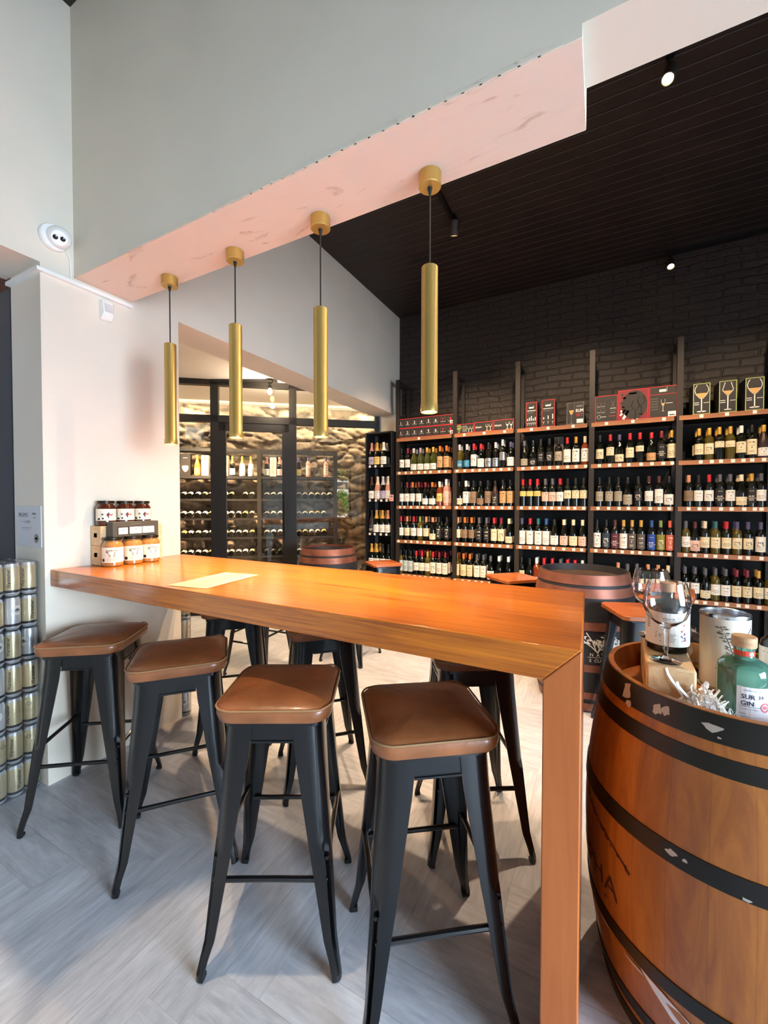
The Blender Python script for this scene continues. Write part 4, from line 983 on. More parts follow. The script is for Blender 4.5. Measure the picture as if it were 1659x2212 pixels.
def grapes(P_, wd, h):
    for a, b_ in ((0, .78), (-.05, .72), (.06, .72), (-.08, .62), (.0, .62), (.08, .62), (-.05, .5), (.04, .5), (0, .38), (.02, .27), (0, .18)): P_.disc(wd*.14+a*.25, h*b_+.003, .012, 3, 10)
    P_.rect(wd*.33, wd*.60, h*.15, h*.8, 2)
    for k in range(5): P_.rect(wd*.35, wd*(.5+.02*k), h*(.22+.11*k), h*(.25+.11*k), 0)
    for u in (.7, .87): stem_glass(P_, wd*u, h*.1, .035, h*.55, 0, 3, shape='dia', lw=.003)
gbox('glassware_box', 'small box with green grapes beside the numbered boxes', 986.5, 1024.5, .112, draw=grapes)
def vin(sh, f):
    def d(P_, wd, h):
        P_.text('vinum', wd*.22, h*.5, h*.22, 0, maxw=wd*.34)
        for u in (.68, .86): stem_glass(P_, wd*u, h*.12, .032, h*.6, 0, f, shape=sh, lw=.003)
        P_.rect(wd*.6, wd*.9, h*.06, h*.09, 4)
    return d
gbox('glassware_box', 'low box lettered with two pale wide glasses, middle of three', 1025, 1065.5, .118, draw=vin('dia', 3))
gbox('glassware_box', 'low box lettered with two slim flutes, beside the tall upright', 1066, 1111, .122, draw=vin('tulip', 0))
def tools(rows):
    def d(P_, wd, h):
        P_.rect(wd*.28, wd*.66, h*.76, h*.82, 0); P_.line([(wd*.68, h*.76), (wd*.68, h*.86)], .003, 0); P_.rect(wd*.12, wd*.88, h*.665, h*.685, 0)
        for k in range(3): P_.rect(wd*.12, wd*(.85-.1*k), h*(.63-.03*k), h*(.638-.03*k), 2)
        for k in range(rows):
            u = wd*(.16+.68*k/(rows-1)); P_.rect(u-.005, u+.005, h*.28, h*(.36+.1*((k*7) % 3)/2), 0)
            P_.line([(u-.008, h*.2), (u, h*.16), (u+.008, h*.2)], .003, 0); P_.line([(u, h*.16), (u, h*.1)], .0025, 0)
    return d
gbox('glassware_box', 'narrower of two tall red edged boxes in the middle bay', 1136, 1160.5, .282, draw=tools(5))
gbox('glassware_box', 'wider of two tall red edged boxes in the middle bay', 1170, 1199, .292, draw=tools(3))
def rum(P_, wd, h):
    stem_glass(P_, wd*.28, h*.05, wd*.34, h*.9, 2, 4, shape='tulip', lw=.003); P_.rect(wd*.56, wd*.9, h*.78, h*.86, 2)
    P_.text('RUM', wd*.74, h*.62, h*.15, 0, maxw=wd*.42, bold=.03); P_.text('SET', wd*.74, h*.42, h*.13, 1, maxw=wd*.38); P_.rect(wd*.58, wd*.95, h*.06, h*.24, 6)
gbox('glassware_box', 'dark box lettered rum set with a filled glass and white tag', 1224, 1262, .232, border=2, draw=rum)
def decanter(P_, wd, h):
    for a in (0, 1):
        for c in (0, 1): tumbler(P_, wd*(.17+.19*a), h*(.32+.22*c), wd*.17, h*.2)
    P_.line([(wd*.74, h*.78), (wd*.78, h*.62), (wd*.66, h*.48), (wd*.68, h*.42), (wd*.9, h*.42), (wd*.92, h*.48), (wd*.81, h*.62), (wd*.86, h*.78)], .003, 2)
    P_.rect(wd*.67, wd*.92, h*.49, h*.51, 0); P_.rect(wd*.68, wd*.9, h*.34, h*.35, 0); P_.ring(wd*.18, h*.2, .017, .006, 0); P_.rect(wd*.26, wd*.5, h*.19, h*.21, 0); P_.rect(wd*.62, wd*.92, h*.2, h*.22, 1)
gbox('glassware_box', 'dark box with decanter and tumbler drawings, left of the red box', 1285, 1334.5, .268, draw=decanter)
def redglasses(P_, wd, h):
    r3 = random.Random(5)
    P_.poly([(wd*.14+wd*.8*(.5+.52*math.cos(2*PI*k/24)), h*.02+h*.94*(.5+.5*math.sin(2*PI*k/24))) for k in range(24)], 7)
    for k in range(10): P_.disc(wd*(.1+.12*r3.random()), h*r3.uniform(.3, .9), r3.uniform(.004, .012), 7, 10)
    P_.rect(wd*.36, wd*.6, h*.84, h*.90, 0); P_.line([(wd*.62, h*.84), (wd*.62, h*.93)], .003, 0)
    stem_glass(P_, wd*.76, h*.16, wd*.26, h*.62, 0, None, shape='dia', lw=.003); stem_glass(P_, wd*.57, h*.02, wd*.28, h*.6, 0, None, shape='dia', lw=.003)
    P_.line([(wd*.08, h*.18), (wd*.24, h*.34)], .018, 0); P_.line([(wd*.1, h*.32), (wd*.17, h*.25)], .016, 0); P_.line([(wd*.18, h*.06), (wd*.33, h*.3)], .022, 0)
gbox('glassware_box', 'red box with two large wine glasses and a white letter, middle of the fourth bay', 1335, 1401.5, .302, draw=redglasses, body=m_boxred)
def grid(P_, wd, h):
    P_.rect(.006, wd, h*.74, h*.752, 1); P_.rect(wd*.36, wd*.6, h*.82, h*.90, 0); P_.line([(wd*.63, h*.82), (wd*.63, h*.95)], .003, 0)
    for a in range(7):
        for c in range(5): P_.rect(wd*(.06+.04*a), wd*(.075+.04*a), h*(.25+.085*c), h*(.29+.085*c), 2)
    stem_glass(P_, wd*.5, h*.2, .03, h*.38, 0, 4, shape='tulip', lw=.002); P_.rect(wd*.6, wd*.84, h*.44, h*.455, 0); P_.rect(wd*.68, wd*.96, h*.02, h*.18, 6); P_.rect(wd*.72, wd*.92, h*.05, h*.08, 2)
gbox('glassware_box', 'dark box with red line and white price tag, right of the red box', 1402, 1463, .302, draw=grid)
def bigglass(sh, bw, f):
    def d(P_, wd, h):
        stem_glass(P_, wd*.5, h*.08, wd*bw, h*.86, 0, f, bowl=.5, shape=sh, lw=.006)
        P_.rect(wd*.07, wd*.36, h*.37, h*.39, 0); P_.rect(wd*.07, wd*.36, h*.31, h*.33, 0); P_.rect(wd*.62, wd*.93, h*.36, h*.375, 0)
    return d
gbox('glassware_box', 'green edged box with round wine glass picture, left of three at right', 1496.5, 1534, .288, border=3, draw=bigglass('round', .8, 4))
gbox('glassware_box', 'green edged box with diamond shaped glass picture, middle of three at right', 1552.5, 1591.5, .288, border=3, draw=bigglass('dia', .62, 4))
gbox('glassware_box', 'green edged box with wide balloon glass picture, nearest the right edge', 1609, 1650.5, .29, border=3, draw=bigglass('round', .78, 4))
for px, bi in ((905, 0), (1003, 1), (1046, 1), (1090, 1), (1148, 2), (1184, 2), (1238, 2), (1310, 3), (1367, 3), (1434, 3), (1515, 4), (1570, 4), (1630, 4)):
    t, boards, xa = SHELF[bi]; link('price_tag', tagmesh, boards[0], (float(at_y(px, 920, YF)[0])-xa, YF, BZ[0]))
x = float(at_y(1207, 970, YF+.2)[0])
tg = thing('wooden_bottle_case', 'grey wooden bottle case behind a black bottle in the middle bay', 'box', (x, YF+.19, BZ[1]))
b = MB(); b.box(-.048, .048, 0, .1, 0, .335); b.build('case', wood('grey_weathered_wood', '5A524C', '8A8078', 'Z', 4, 10, .7), tg, bevel=.003)

# ---- narrow sparkling wine shelf in front of the jamb
t = thing('narrow_wine_shelf', 'tall narrow black shelf of sparkling wine left of the bays', 'shelf', (-2.80, 4.775, 0))
NSZ = [2.387, 1.946, 1.495, 1.049, .60, .15]
b = MB(); b.box(0, .018, 0, .27, 0, 2.387); b.box(.382, .40, 0, .27, 0, 2.387); b.box(.018, .382, .255, .27, 0, 2.387); b.box(.018, .382, 0, .255, 2.369, 2.387); b.build('carcass', M('black_shelf_panel', '1B1C20', .45), t, smooth=0)
nbs = []
for z in NSZ[1:]:
    b = MB(); b.box(.019, .381, .004, .254, z-.02, z); nbs.append(b.build('shelf_board', M('black_shelf_panel', '1B1C20', .45), t, smooth=0))
ND = ["801.5 c d j V S 1;815 c d G y S 1;829 c d w w S 1", "801 c d b w S 1;816 c p c w S 0;827.5 c d L_ V S 1;839 c p c w S 0", "801.5 c P k k S 0;813.5 c d G w S 1;826.5 c d G w S 1;838.5 c d j w S 0", "802 c d G w S 1;813.5 c d G w S 1;827 c d k w S 0;839.5 c d k w S 0"]
for ri, row in enumerate(ND):
    z = NSZ[ri+1]
    for ki, e in enumerate(row.split(';')):
        px, kind, g, cap, lab, hs, nbk = e.split(); cap = 's' if cap == 'L_' else cap
        y = 4.775+.055; x = float(at_y(float(px), 1090, y)[0]); x = min(max(x, -2.733), -2.467)
        bottle(kind, g, cap, lab, hs, (x, y, z), '%s sparkling bottle, %s foil, %s from left, %s row of the narrow shelf' % (GLN[g], CAPC[cap][0], ORD[ki], ROWN[ri]), '%s row of the narrow shelf' % ROWN[ri], (0, 0, .15))
        if int(nbk): bottle(kind, g, cap, lab, hs, (x, y+.1, z), '%s foil bottle behind the %s, %s row of the narrow shelf' % (CAPC[cap][0], ORD[ki], ROWN[ri]), '%s row of the narrow shelf' % ROWN[ri], (0, 0, .15))
        link('price_tag', tagmesh, nbs[ri], (x+2.80, .004, z+.012))
t2 = thing('price_card', 'small pink price card clipped to the narrow shelf edge', 'card', (-2.405, 4.768, 1.478)); b = MB(); b.box(-.03, .03, -.004, -.001, 0, .085); b.build('card', M('pink_card', 'D9A79A', .6), t2, smooth=0)
P_ = Print(front(-.03, -.004, 0)); P_.rect(.008, .05, .05, .07, 0).rect(.008, .045, .02, .026, 1); P_.build('printing', [m_greyink, m_redink], t2)

# ---- cellar rack behind the glass
NR = .98
t = thing('wine_rack', 'dark steel wine rack behind the cellar glass', 'rack', (0, 0, 0))
sR = {k: cel_s(k, NR) for k in (365, 560, 725)}
RZ = [1.87, 1.516, 1.22, .927, .63]
for s in (sR[365], cel_s(470, NR), sR[560], cel_s(632, NR), sR[725]):
    b = MB(); cbox(b, s-.03, s+.03, NR, NR+.04, 0, 2.28); cbox(b, s-.02, s+.02, NR+.28, NR+.32, 0, 2.28); b.build('upright', m_frame, t, smooth=0)
for z in RZ+[2.285]:
    b = MB(); th = .03 if z < 1.6 else .045
    cbox(b, sR[725], sR[365], NR+.002, NR+.045, z-th, z); cbox(b, sR[725], sR[365], NR+.25, NR+.30, z-th, z)
    if z > 1.8 and z < 2: cbox(b, sR[725], sR[365], NR+.045, NR+.25, z-.02, z)
    b.build('shelf_rail', m_frame, t, smooth=0)
SEC = [[394, 408.8, 425.3, 440.3, 454], [485.7, 498.7, 514, 528.5, 543.3], [575.6, 590, 604.8, 616], [645.5, 659, 673.3, 686.5, 700, 713]]
SECN = ['left of the door', 'behind the door, left half', 'behind the door, right half', 'right of the door']
SKIP = {(0, 1, 2), (1, 3, 5), (2, 3, 5), (3, 3, 1), (3, 3, 2), (3, 3, 3), (3, 3, 4), (3, 3, 5)}
tilt = R(13)
zl = (NV*math.cos(tilt)+Vector((0, 0, math.sin(tilt)))).normalized(); yl = -(Vector((0, 0, 1))-zl*zl.z).normalized(); xl = yl.cross(zl)
LROT = Matrix((xl, yl, zl)).transposed().to_euler()
for ri in range(4):
    for si, pxs in enumerate(SEC):
        for ki, px in enumerate(pxs):
            if (ri, si, ki) in SKIP: continue
            s = cel_s(px, NR); lab = 'k' if (ri == 3 and si == 2) else rnd.choice('wwccywc'); z = RZ[ri+1]
            bottle('g', 'd', 'k', lab, 'S', cel(s, NR+.0, z+.0425), 'lying bottle, %s label, %s in %s rack row %s' % (LABC[lab][0], ORD[ki], ROWN[ri], SECN[si]), 'lying bottles in the cellar rack', LROT)
CZ = RZ[0]; FROT = (0, 0, A51)
def cstand(kind, g, cap, lab, hs, px, label, sc_=1.0, pat=None):
    bottle(kind, g, cap, lab, hs, cel(cel_s(px, NR+.1), NR+.1, CZ), label, 'bottles standing on top of the cellar rack', (0, 0, A51), pat, sc_)
cstand('c', 'O', 'G', 't', 'S', 427, 'orange gold bottle between a black box and a peach box in the cellar')
cstand('c', 'd', 'G', 'w', 'S', 503, 'dark gold foil bottle beside the peach box behind the cellar door')
cstand('c', 'W', 'G', 'w', 'S', 524, 'white gold foil bottle behind the cellar door, left of two')
cstand('c', 'W', 'G', 'w', 'S', 542.5, 'white gold foil bottle behind the cellar door, right of two')
cstand('c', 'd', 'j', 'w', 'S', 577, 'dark rose foil bottle left of the lettered pink box in the cellar')
cstand('c', 'd', 'j', 'i', 'S', 604, 'rose foil bottle right of the lettered pink box in the cellar')
cstand('g', 'd', 'z', 'y', 'S', 645.5, 'dark bottle with yellow label just right of the cellar door')
cstand('t', 'p', 'V', 'i', 'T', 666, 'tall pink bottle with lilac cap, left of the glass decanter in the cellar')
cstand('t', 'p', 'V', 'i', 'T', 704, 'tall pink bottle with lilac cap, right of the glass decanter in the cellar')
def cellar_box(px0, px1, h, label, mat_, draw):
    s1, s0 = cel_s(px0, NR+.06), cel_s(px1, NR+.06)
    t = thing('gift_box', label, 'box', cel(s1, NR+.06, CZ), A51, 'gift boxes on top of the cellar rack')
    wd = s1-s0; b = MB(); b.box(0, wd, 0, .1, 0, h); b.build('carton', mat_, t, bevel=.002)
    P_ = Print(front(0, 0, 0)); draw(P_, wd, h); P_.build('printed_front', [m_whiteink, M('orange_ink', 'D98A1E', .6), M('rose_ink', 'C9605A', .6), M('beige_ink', 'B7A995', .6)], t)
m_peach = M('peach_card', 'E9B48A', .5); m_pinkcard = M('pale_pink_card', 'EBC8B6', .5)
def shield(P_, wd, h): P_.poly([(wd*.5+a*wd*.32, h*(.3+b_*.14)) for a, b_ in ((-1, 1), (0, 1.15), (1, 1), (.9, 0), (.5, -.7), (0, -1), (-.5, -.7), (-.9, 0))], 3); P_.rect(wd*.3, wd*.7, h*.8, h*.82, 0)
def sunp(P_, wd, h): P_.disc(wd*.5, h*.82, wd*.16, 1); P_.rect(wd*.3, wd*.7, h*.62, h*.64, 2)
def tait(P_, wd, h): P_.text('TAITTINGER', wd*.5, h*.5, wd*.36, 2, maxw=h*.8, rot=PI/2)
def plainp(P_, wd, h): P_.rect(wd*.4, wd*.6, h*.2, h*.25, 3); P_.rect(wd*.4, wd*.6, h*.75, h*.78, 3)
cellar_box(390, 412, .33, 'black gift box with pale shield at the left of the cellar shelf', M('black_card', '2A2622', .45), shield)
cellar_box(435.5, 451, .315, 'peach gift box with orange sun left of the cellar door', m_peach, sunp)
cellar_box(480, 493.5, .315, 'peach gift box just inside the cellar door frame', m_peach, sunp)
cellar_box(583.5, 597, .30, 'pale pink gift box lettered vertically in the cellar', m_pinkcard, tait)
cellar_box(610, 624, .30, 'plain pale pink gift box at the right edge of the cellar door', m_pinkcard, plainp)
o = MB().lathe([(0, .004), (.05, .003), (.062, .03), (.05, .08), (.025, .13), (.018, .19), (.03, .235), (.028, .235), (.016, .19), (.023, .13), (.047, .08), (.058, .03), (.047, .007), (0, .008)], 24).build('decanter', m_glass, None, cel(cel_s(685, NR+.1), NR+.1, CZ))
tag(o, 'clear glass decanter between two pink bottles in the cellar', 'decanter')

# ================================================================== ON THE BAR TABLE
HT0 = 1.1095
t = thing('menu_card', 'cream paper menu lying on the bar table', 'menu', (-1.510, 1.268, HT0), R(8))
b = MB(); nx, ny = 6, 10
vs = [(-.10+.20*i/nx, -.168+.336*j/ny, .0012+.004*max(0, j/ny-.75)**1.2*(1-i/nx)) for j in range(ny+1) for i in range(nx+1)]
fs = [(j*(nx+1)+i, j*(nx+1)+i+1, (j+1)*(nx+1)+i+1, (j+1)*(nx+1)+i) for j in range(ny) for i in range(nx)]
n0 = len(vs); b.add(vs+[(x, y, z-.0008) for x, y, z in vs], fs+[tuple(n0+k for k in f[::-1]) for f in fs]); b.build('sheet', M('cream_paper', 'C8B88E', .7), t)
P_ = Print(lambda u, v: (u, v, .0022+.004*max(0, (v+.168)/.336-.75)**1.2)); P_.text('CARTA', .0, .128, .014, 0, maxw=.07); P_.rect(-.04, .04, .110, .113, 0)
for k in range(13): P_.rect(-.075+.01*(k % 3), .03+.012*((k*5) % 4), .085-.018*k, .0865-.018*k, 0)
P_.build('printing', [M('faded_ink', '6E5836', .8)], t)
m_pine = wood('pale_pine', 'C9A678', 'E2C79C', 'Y', 3, 12, .6)
for k, lb in enumerate(('lower pale wooden box standing behind the jars', 'upper pale wooden box under the dark jars')):
    t = thing('wooden_box', lb, 'box', (XW+.006, 1.255, HT0+.001+.1075*k), 0, 'pale wooden boxes behind the jars')
    b = MB(); b.box(0, .098, 0, .352, 0, .1065); b.build('case', m_pine, t, bevel=.002)
    P_ = Print(front(0, 0, 0)); P_.rect(.035, .062, .045, .068, 0)
    for q in range(3): P_.rect(.039, .056-.004*(q % 2), .049+.006*q, .0515+.006*q, 1); P_.build('sticker', [m_paper, m_greyink], t)
m_caramel = M('caramel_jar', 'A8743F', .12, coat=.6); m_choc = M('chocolate_jar', '4E2415', .12, coat=.6)
m_lid = M('dark_jar_lid', '2E2A22', .3, .6); m_cream = M('cream_label', 'EFE3CF', .6)
def jar(label, loc, h, r, mat_, th, draw, group, lid=m_lid):
    t = thing('jar', label, 'jar', loc, 0, group)
    b = MB(); b.lathe([(0, 0), (r-.006, 0), (r, .006), (r, h-.042), (r-.004, h-.03), (r-.012, h-.02), (r-.012, h-.016), (0, h-.016)], 32); b.build('glass_body', mat_, t)
    b = MB(); b.lathe([(0, h-.0155), (r-.007, h-.0155), (r-.006, h-.013), (r-.006, h-.002), (r-.008, h), (0, h)], 32); b.build('lid', lid, t)
    P_ = Print(wrap(r+.0008, th0=th)); draw(P_, r, h); P_.build('label', [m_cream, m_greyink, m_ink, M('jar_red', 'B02328', .6), M('jar_dark_panel', '2B1512', .6)], t)
def narb(P_, r, h):
    P_.rect(-r*1.45, r*1.45, .022, h-.052, 0, 14); f = P_.fn; P_.fn = wrap(r+.0013, th0=th_cur[0])
    P_.text('NARBONA', 0, h-.068, .0085, 2, maxw=.058, bold=.01); P_.rect(-.03, .03, h-.0775, h-.0765, 1, 4)
    P_.poly([(-.018, .078), (.012, .079), (.016, .074), (.014, .064), (-.014, .063), (-.019, .07)], 1); P_.disc(-.024, .079, .0055, 1, 10)
    for u in (-.014, -.009, .008, .013): P_.line([(u, .066), (u, .053)], .0022, 2)
    for k in range(4): P_.rect(-.024, .02+.002*k, .045-.005*k, .0462-.005*k, 1, 3)
    P_.disc(-.046, .036, .009, 2, 14)
def darkjar(P_, r, h):
    P_.rect(-r*1.5, r*1.45, .028, h-.045, 0, 14); P_.fn = wrap(r+.0013, th0=th_cur[0])
    P_.poly([(-.012, .06), (.0, .075), (.03, .082), (.06, .083), (.06, .045), (.0, .04)], 4); P_.line([(-.006, .055), (.004, .068), (.0, .056), (.012, .062), (.012, .056), (.022, .064)], .004, 3)
    for k in range(5): P_.rect(-.06, -.036, .078-.008*k, .081-.008*k, 1)
    P_.rect(-.056, -.042, .032, .042, 2); P_.disc(-.028, .04, .005, 2, 10); P_.disc(-.03, .062, .006, 1, 10)
th_cur = [0]
JL = 'caramel jars on the bar table'
for k, (x, y, th, lb) in enumerate(((-2.350, 1.294, -33, 'caramel jar with cream cow label nearest the table end'), (-2.345, 1.399, -17, 'middle caramel jar with cream cow label in the lower row'), (-2.345, 1.502, -14, 'caramel jar with cream cow label at the right of the lower row'))):
    th_cur[0] = R(th); jar(lb, (x, y, HT0), .155, .050, m_caramel, R(th), narb, JL)
for k, (y, lb) in enumerate(((1.309, 'dark brown jar on the wooden boxes, left of three'), (1.412, 'dark brown jar on the wooden boxes, middle of three'), (1.513, 'dark brown jar on the wooden boxes, right of three'))):
    th_cur[0] = R(-12); jar(lb, (XW+.055, y, HT0+.2165), .137, .0475, m_choc, R(-12), darkjar, 'dark jars on the wooden boxes')
t = thing('soap_gift_box', 'dark grey gift box with three windows lying across the jar lids', 'box', (-2.375, 1.278, HT0+.156), R(3))
m_box = M('graphite_card', '4A4740', .5)
b = MB(); b.box(0, .052, 0, .268, 0, .082); b.build('carton', m_box, t, bevel=.002)
P_ = Print(lambda u, v: (.0532, u, v)); P_.rect(.026, .244, .012, .055, 1); P_.rect(.10, .16, .068, .070, 2)
for k, (a, c, z1) in enumerate(((.030, .082, .050), (.092, .164, .052), (.168, .240, .052))):
    P_.fn = lambda u, v: (.0536, u, v); P_.rect(a, c, .014, z1, 0); P_.fn = lambda u, v: (.054, u, v)
    P_.disc((a+c)/2, .038, .005, 2, 10, .003); P_.rect(a+.012, c-.012, .027, .0285, 2); P_.rect(a+.016, c-.016, .021, .022, 2)
P_.build('window', [m_cream, M('box_recess', '1D1B18', .7), m_greyink], t)

# ================================================================== ON THE NEAR BARREL
BH0 = NBH-.072+.0008
t = thing('wooden_block', 'pale wooden block on the barrel head carrying the gin glasses', 'block', (.178, 1.535, BH0), R(-2))
b = MB(); b.box(-.057, .057, -.185, .165, 0, .118); b.build('timber', wood('knotty_pine_block', 'C89A6A', 'EBCDA2', 'Y', 5, 6, .55, .0, .08, 1.4), t, bevel=.006)
b = MB()
for y, z in ((-.12, .06), (.02, .05)):
    b.add([(-.0576, y-.006, z-.022), (-.0576, y+.007, z-.006), (-.0576, y+.004, z+.02), (-.0576, y-.009, z+.012)], [(0, 1, 2, 3)])
b.build('knot', M('burnt_knot', '1E0F08', .8), t, smooth=0, recalc=False)
BT = BH0+.118+.0005
def gin_glass(label, loc, rz):
    t = thing('gin_glass', label, 'glass', loc, rz, 'balloon gin glasses')
    out = [(.036, 0), (.037, .0012), (.030, .004), (.012, .008), (.0065, .014), (.0055, .03), (.0060, .07), (.0085, .090), (.014, .098), (.030, .108), (.046, .124), (.0555, .147), (.0575, .168), (.0545, .192), (.0490, .214), (.0465, .224)]
    inn = [(.0452, .224), (.0478, .213), (.0530, .192), (.0560, .168), (.0540, .148), (.0445, .126), (.029, .111), (.012, .103), (0, .101)]
    b = MB(); b.lathe([(0, 0)]+out+inn, 48); b.build('glass_body', m_glass, t, smooth=60)
    fr_ = lambda v: float(np.interp(v, [z for _, z in out[7:]], [r for r, _ in out[7:]]))+.0008
    P_ = Print(wrap(fr_, th0=R(-165))); 
    for v in (.150, .172): P_.ring(0, v, .0095, .0022, 0); P_.ring(0, v, .0045, .002, 0)
    P_.fn = wrap(fr_, th0=R(-35)); P_.ring(0, .175, .009, .0022, 0); P_.text('3', 0, .175, .009, 0); P_.ring(.004, .152, .008, .002, 0)
    P_.build('printed_marks', [m_ink], t)
gin_glass('front balloon gin glass standing on the wooden block', (.166, 1.405, BT), 0)
gin_glass('rear balloon gin glass behind the dark labelled bottle', (.150, 1.642, BT), .4)
t = thing('spirit_bottle', 'squat dark spirit bottle with big white label behind the front gin glass', 'bottle', (.182, 1.523, BT))
b = MB(); b.lathe([(0, 0), (.052, 0), (.056, .004), (.056, .120), (.052, .134), (.038, .146), (.022, .153), (.018, .158), (.018, .176), (0, .176)], 40); b.build('glass_body', GLASS['d'], t)
b = MB(); b.lathe([(0, .177), (.021, .177), (.0215, .180), (.0215, .203), (.0195, .205), (0, .205)], 28); b.build('stopper', M('stopper_wood', 'B98D66', .5), t)
thl = R(-98); P_ = Print(wrap(.0566, th0=thl)); P_.rect(-.085, .085, .022, .118, 0, 16); P_.fn = wrap(.0571, th0=thl)
P_.text('Victoria', .005, .098, .008, 1, maxw=.034); P_.text('Sidra Gin', .008, .087, .007, 1, maxw=.036); P_.text('S', .034, .100, .007, 1)
for k in range(6): P_.rect(.0, .024-.003*(k % 3), .058-.0045*k, .0593-.0045*k, 2, 2); P_.rect(-.06, -.048, .105-.007*k, .108-.007*k, 2)
r4 = random.Random(9)
for k in range(26): P_.disc(.046+r4.uniform(-.008, .008), r4.uniform(.04, .09), r4.uniform(.0012, .003), 3 if k % 3 else 4, 8)
for k in range(10): P_.disc(-.02+r4.uniform(-.01, .008), r4.uniform(.035, .07), r4.uniform(.001, .002), 2, 6)
P_.build('label', [m_paper, M('navy_ink', '23304E', .6), m_greyink, M('violet_ink', '6A5A8C', .6), m_redink], t)
t = thing('canister', 'cream cardboard canister with botanical print and open metal rim', 'canister', (.342, 1.622, BH0+.005))
b = MB(); b.lathe([(0, 0), (.062, 0), (.0625, .003), (.0625, .218)], 48); b.lathe([(.0625, .218), (.060, .218), (.060, .008), (0, .008)], 48); b.build('tube', M('cream_card_tube', 'E8DCCD', .55, var=.03, vscale=15), t)
b = MB(); b.lathe([(.0632, .212), (.0638, .220), (.0625, .224), (.0605, .223), (.0598, .214), (.0594, .19)], 48); b.build('metal_rim', M('tin', 'C6CBD2', .22, 1.0), t)
tc_ = R(-84); P_ = Print(wrap(.0631, th0=tc_)); r5 = random.Random(4)
P_.line([(-.03, .19), (-.012, .15), (.0, .115), (.012, .09)], .002, 1); P_.line([(-.02, .06), (.0, .11), (.03, .14), (.05, .165)], .002, 1)
for k in range(34):
    a = r5.random(); u0, v0 = -.03+.042*a, .19-.10*a; s = r5.choice((-1, 1)); l = .012+.01*r5.random(); P_.poly([(u0, v0), (u0+s*l*.6, v0+l*.25), (u0+s*l, v0+l*.1), (u0+s*l*.5, v0-.001)], r5.choice((0, 0, 2)))
for k in range(40):
    a = r5.uniform(0, 2*PI); q = r5.random()**.5; u0, v0 = .012+.034*q*math.cos(a), .115+.045*q*math.sin(a); w_ = r5.uniform(.003, .009); d_ = r5.uniform(0, PI)
    P_.poly([(u0-w_*math.cos(d_), v0-w_*math.sin(d_)), (u0+w_*.35*math.sin(d_), v0-w_*.35*math.cos(d_)), (u0+w_*math.cos(d_), v0+w_*math.sin(d_)), (u0-w_*.35*math.sin(d_), v0+w_*.35*math.cos(d_))], r5.choice((0, 1, 2, 0)))
for k in range(30): P_.disc(-.028+r5.uniform(-.012, .012), r5.uniform(.02, .10), r5.uniform(.0008, .0022), 1, 6)
P_.fn = wrap(.0634, th0=tc_)
for k in range(5):
    a = 2*PI*k/5; P_.disc(.022+.009*math.cos(a), .152+.009*math.sin(a), .0075, 3, 10)
P_.disc(.022, .152, .005, 4, 10); P_.disc(.012, .098, .011, 5, 14); P_.disc(-.004, .09, .007, 4, 12)
P_.rect(.046, .070, .125, .170, 6, 3); P_.rect(.052, .064, .128, .165, 7, 2); P_.line([(.044, .17), (.058, .186), (.072, .17)], .003, 6); P_.line([(.058, .186), (.058, .198)], .002, 6)
for u in (.044, .05, .066, .072): P_.line([(u, .122), (u, .172)], .0022, 6)
P_.build('botanical_print', [M('leaf_grey', '6F6A5C', .7), M('twig_brown', '5A4638', .7), M('sage', '8C8A6E', .7), M('bloom_red', 'A8474A', .7), M('rust', '8C4A34', .7), M('petal_pale', 'D8D2D0', .7), M('gate_blue', '3E4658', .7), M('pale_blue', 'A9BDD6', .7)], t)
o = MB().lathe([(0, 0), (.075, 0), (.078, .002), (.075, .0045), (0, .0045)], 40).build('burlap_mat', M('burlap', '9C8360', .95, var=.25, vscale=140, bump=.4, bscale=400), None, (.345, 1.625, BH0)); tag(o, 'round burlap mat under the canister', 'mat')
# green gin bottle
m_greenglass = M('green_gin_glass', '78BCA6', .04, trans=.72, ior=1.36, coat=.5)
t = thing('gin_bottle', 'pale green glass gin bottle with wooden stopper and white label', 'bottle', (.333, 1.388, BH0))
b = MB(); b.lathe([(0, .003), (.050, 0), (.0555, .006), (.0560, .02), (.0560, .128), (.0535, .143), (.044, .155), (.030, .161), (.023, .165), (.0215, .170), (.0215, .186), (.024, .187), (.024, .192), (0, .192)], 48); b.build('glass_body', m_greenglass, t, smooth=60)
b = MB(); b.lathe([(0, .1925), (.0255, .1925), (.0265, .195), (.0265, .2175), (.0245, .2195), (0, .2195)], 32); b.build('stopper', wood('gin_stopper_wood', 'B08660', 'D2AE86', 'X', 20, 6, .5), t)
P_ = Print(wrap(.0222, th0=R(-95))); P_.rect(-.03, .03, .171, .184, 0, 10); P_.fn = wrap(.0226, th0=R(-95)); P_.disc(.014, .1775, .0055, 1); P_.ring(.014, .1775, .003, .001, 2); P_.build('neck_band', [M('coral_band', 'D8492F', .5), m_paper, M('navy_ink', '23304E', .6)], t)
tg_ = R(-80); P_ = Print(wrap(.0566, th0=tg_)); P_.rect(-.036, .060, .012, .104, 0, 10); P_.fn = wrap(.0571, th0=tg_)
P_.text('SUR', -.013, .080, .0115, 1, maxw=.030, bold=.012); P_.text('34', .013, .081, .009, 1, maxw=.014); P_.text('GIN', -.015, .0635, .0115, 1, maxw=.026, bold=.012)
P_.text('AMERICA DEL SUR', -.002, .096, .0034, 2, maxw=.054); P_.rect(-.030, .012, .0545, .0555, 1, 4); P_.text('Producido en Uruguay', -.009, .049, .0035, 1, maxw=.040); P_.rect(-.030, -.018, .036, .0372, 2); P_.rect(-.030, .018, .029, .0296, 2, 3); P_.rect(-.030, -.010, .018, .021, 2)
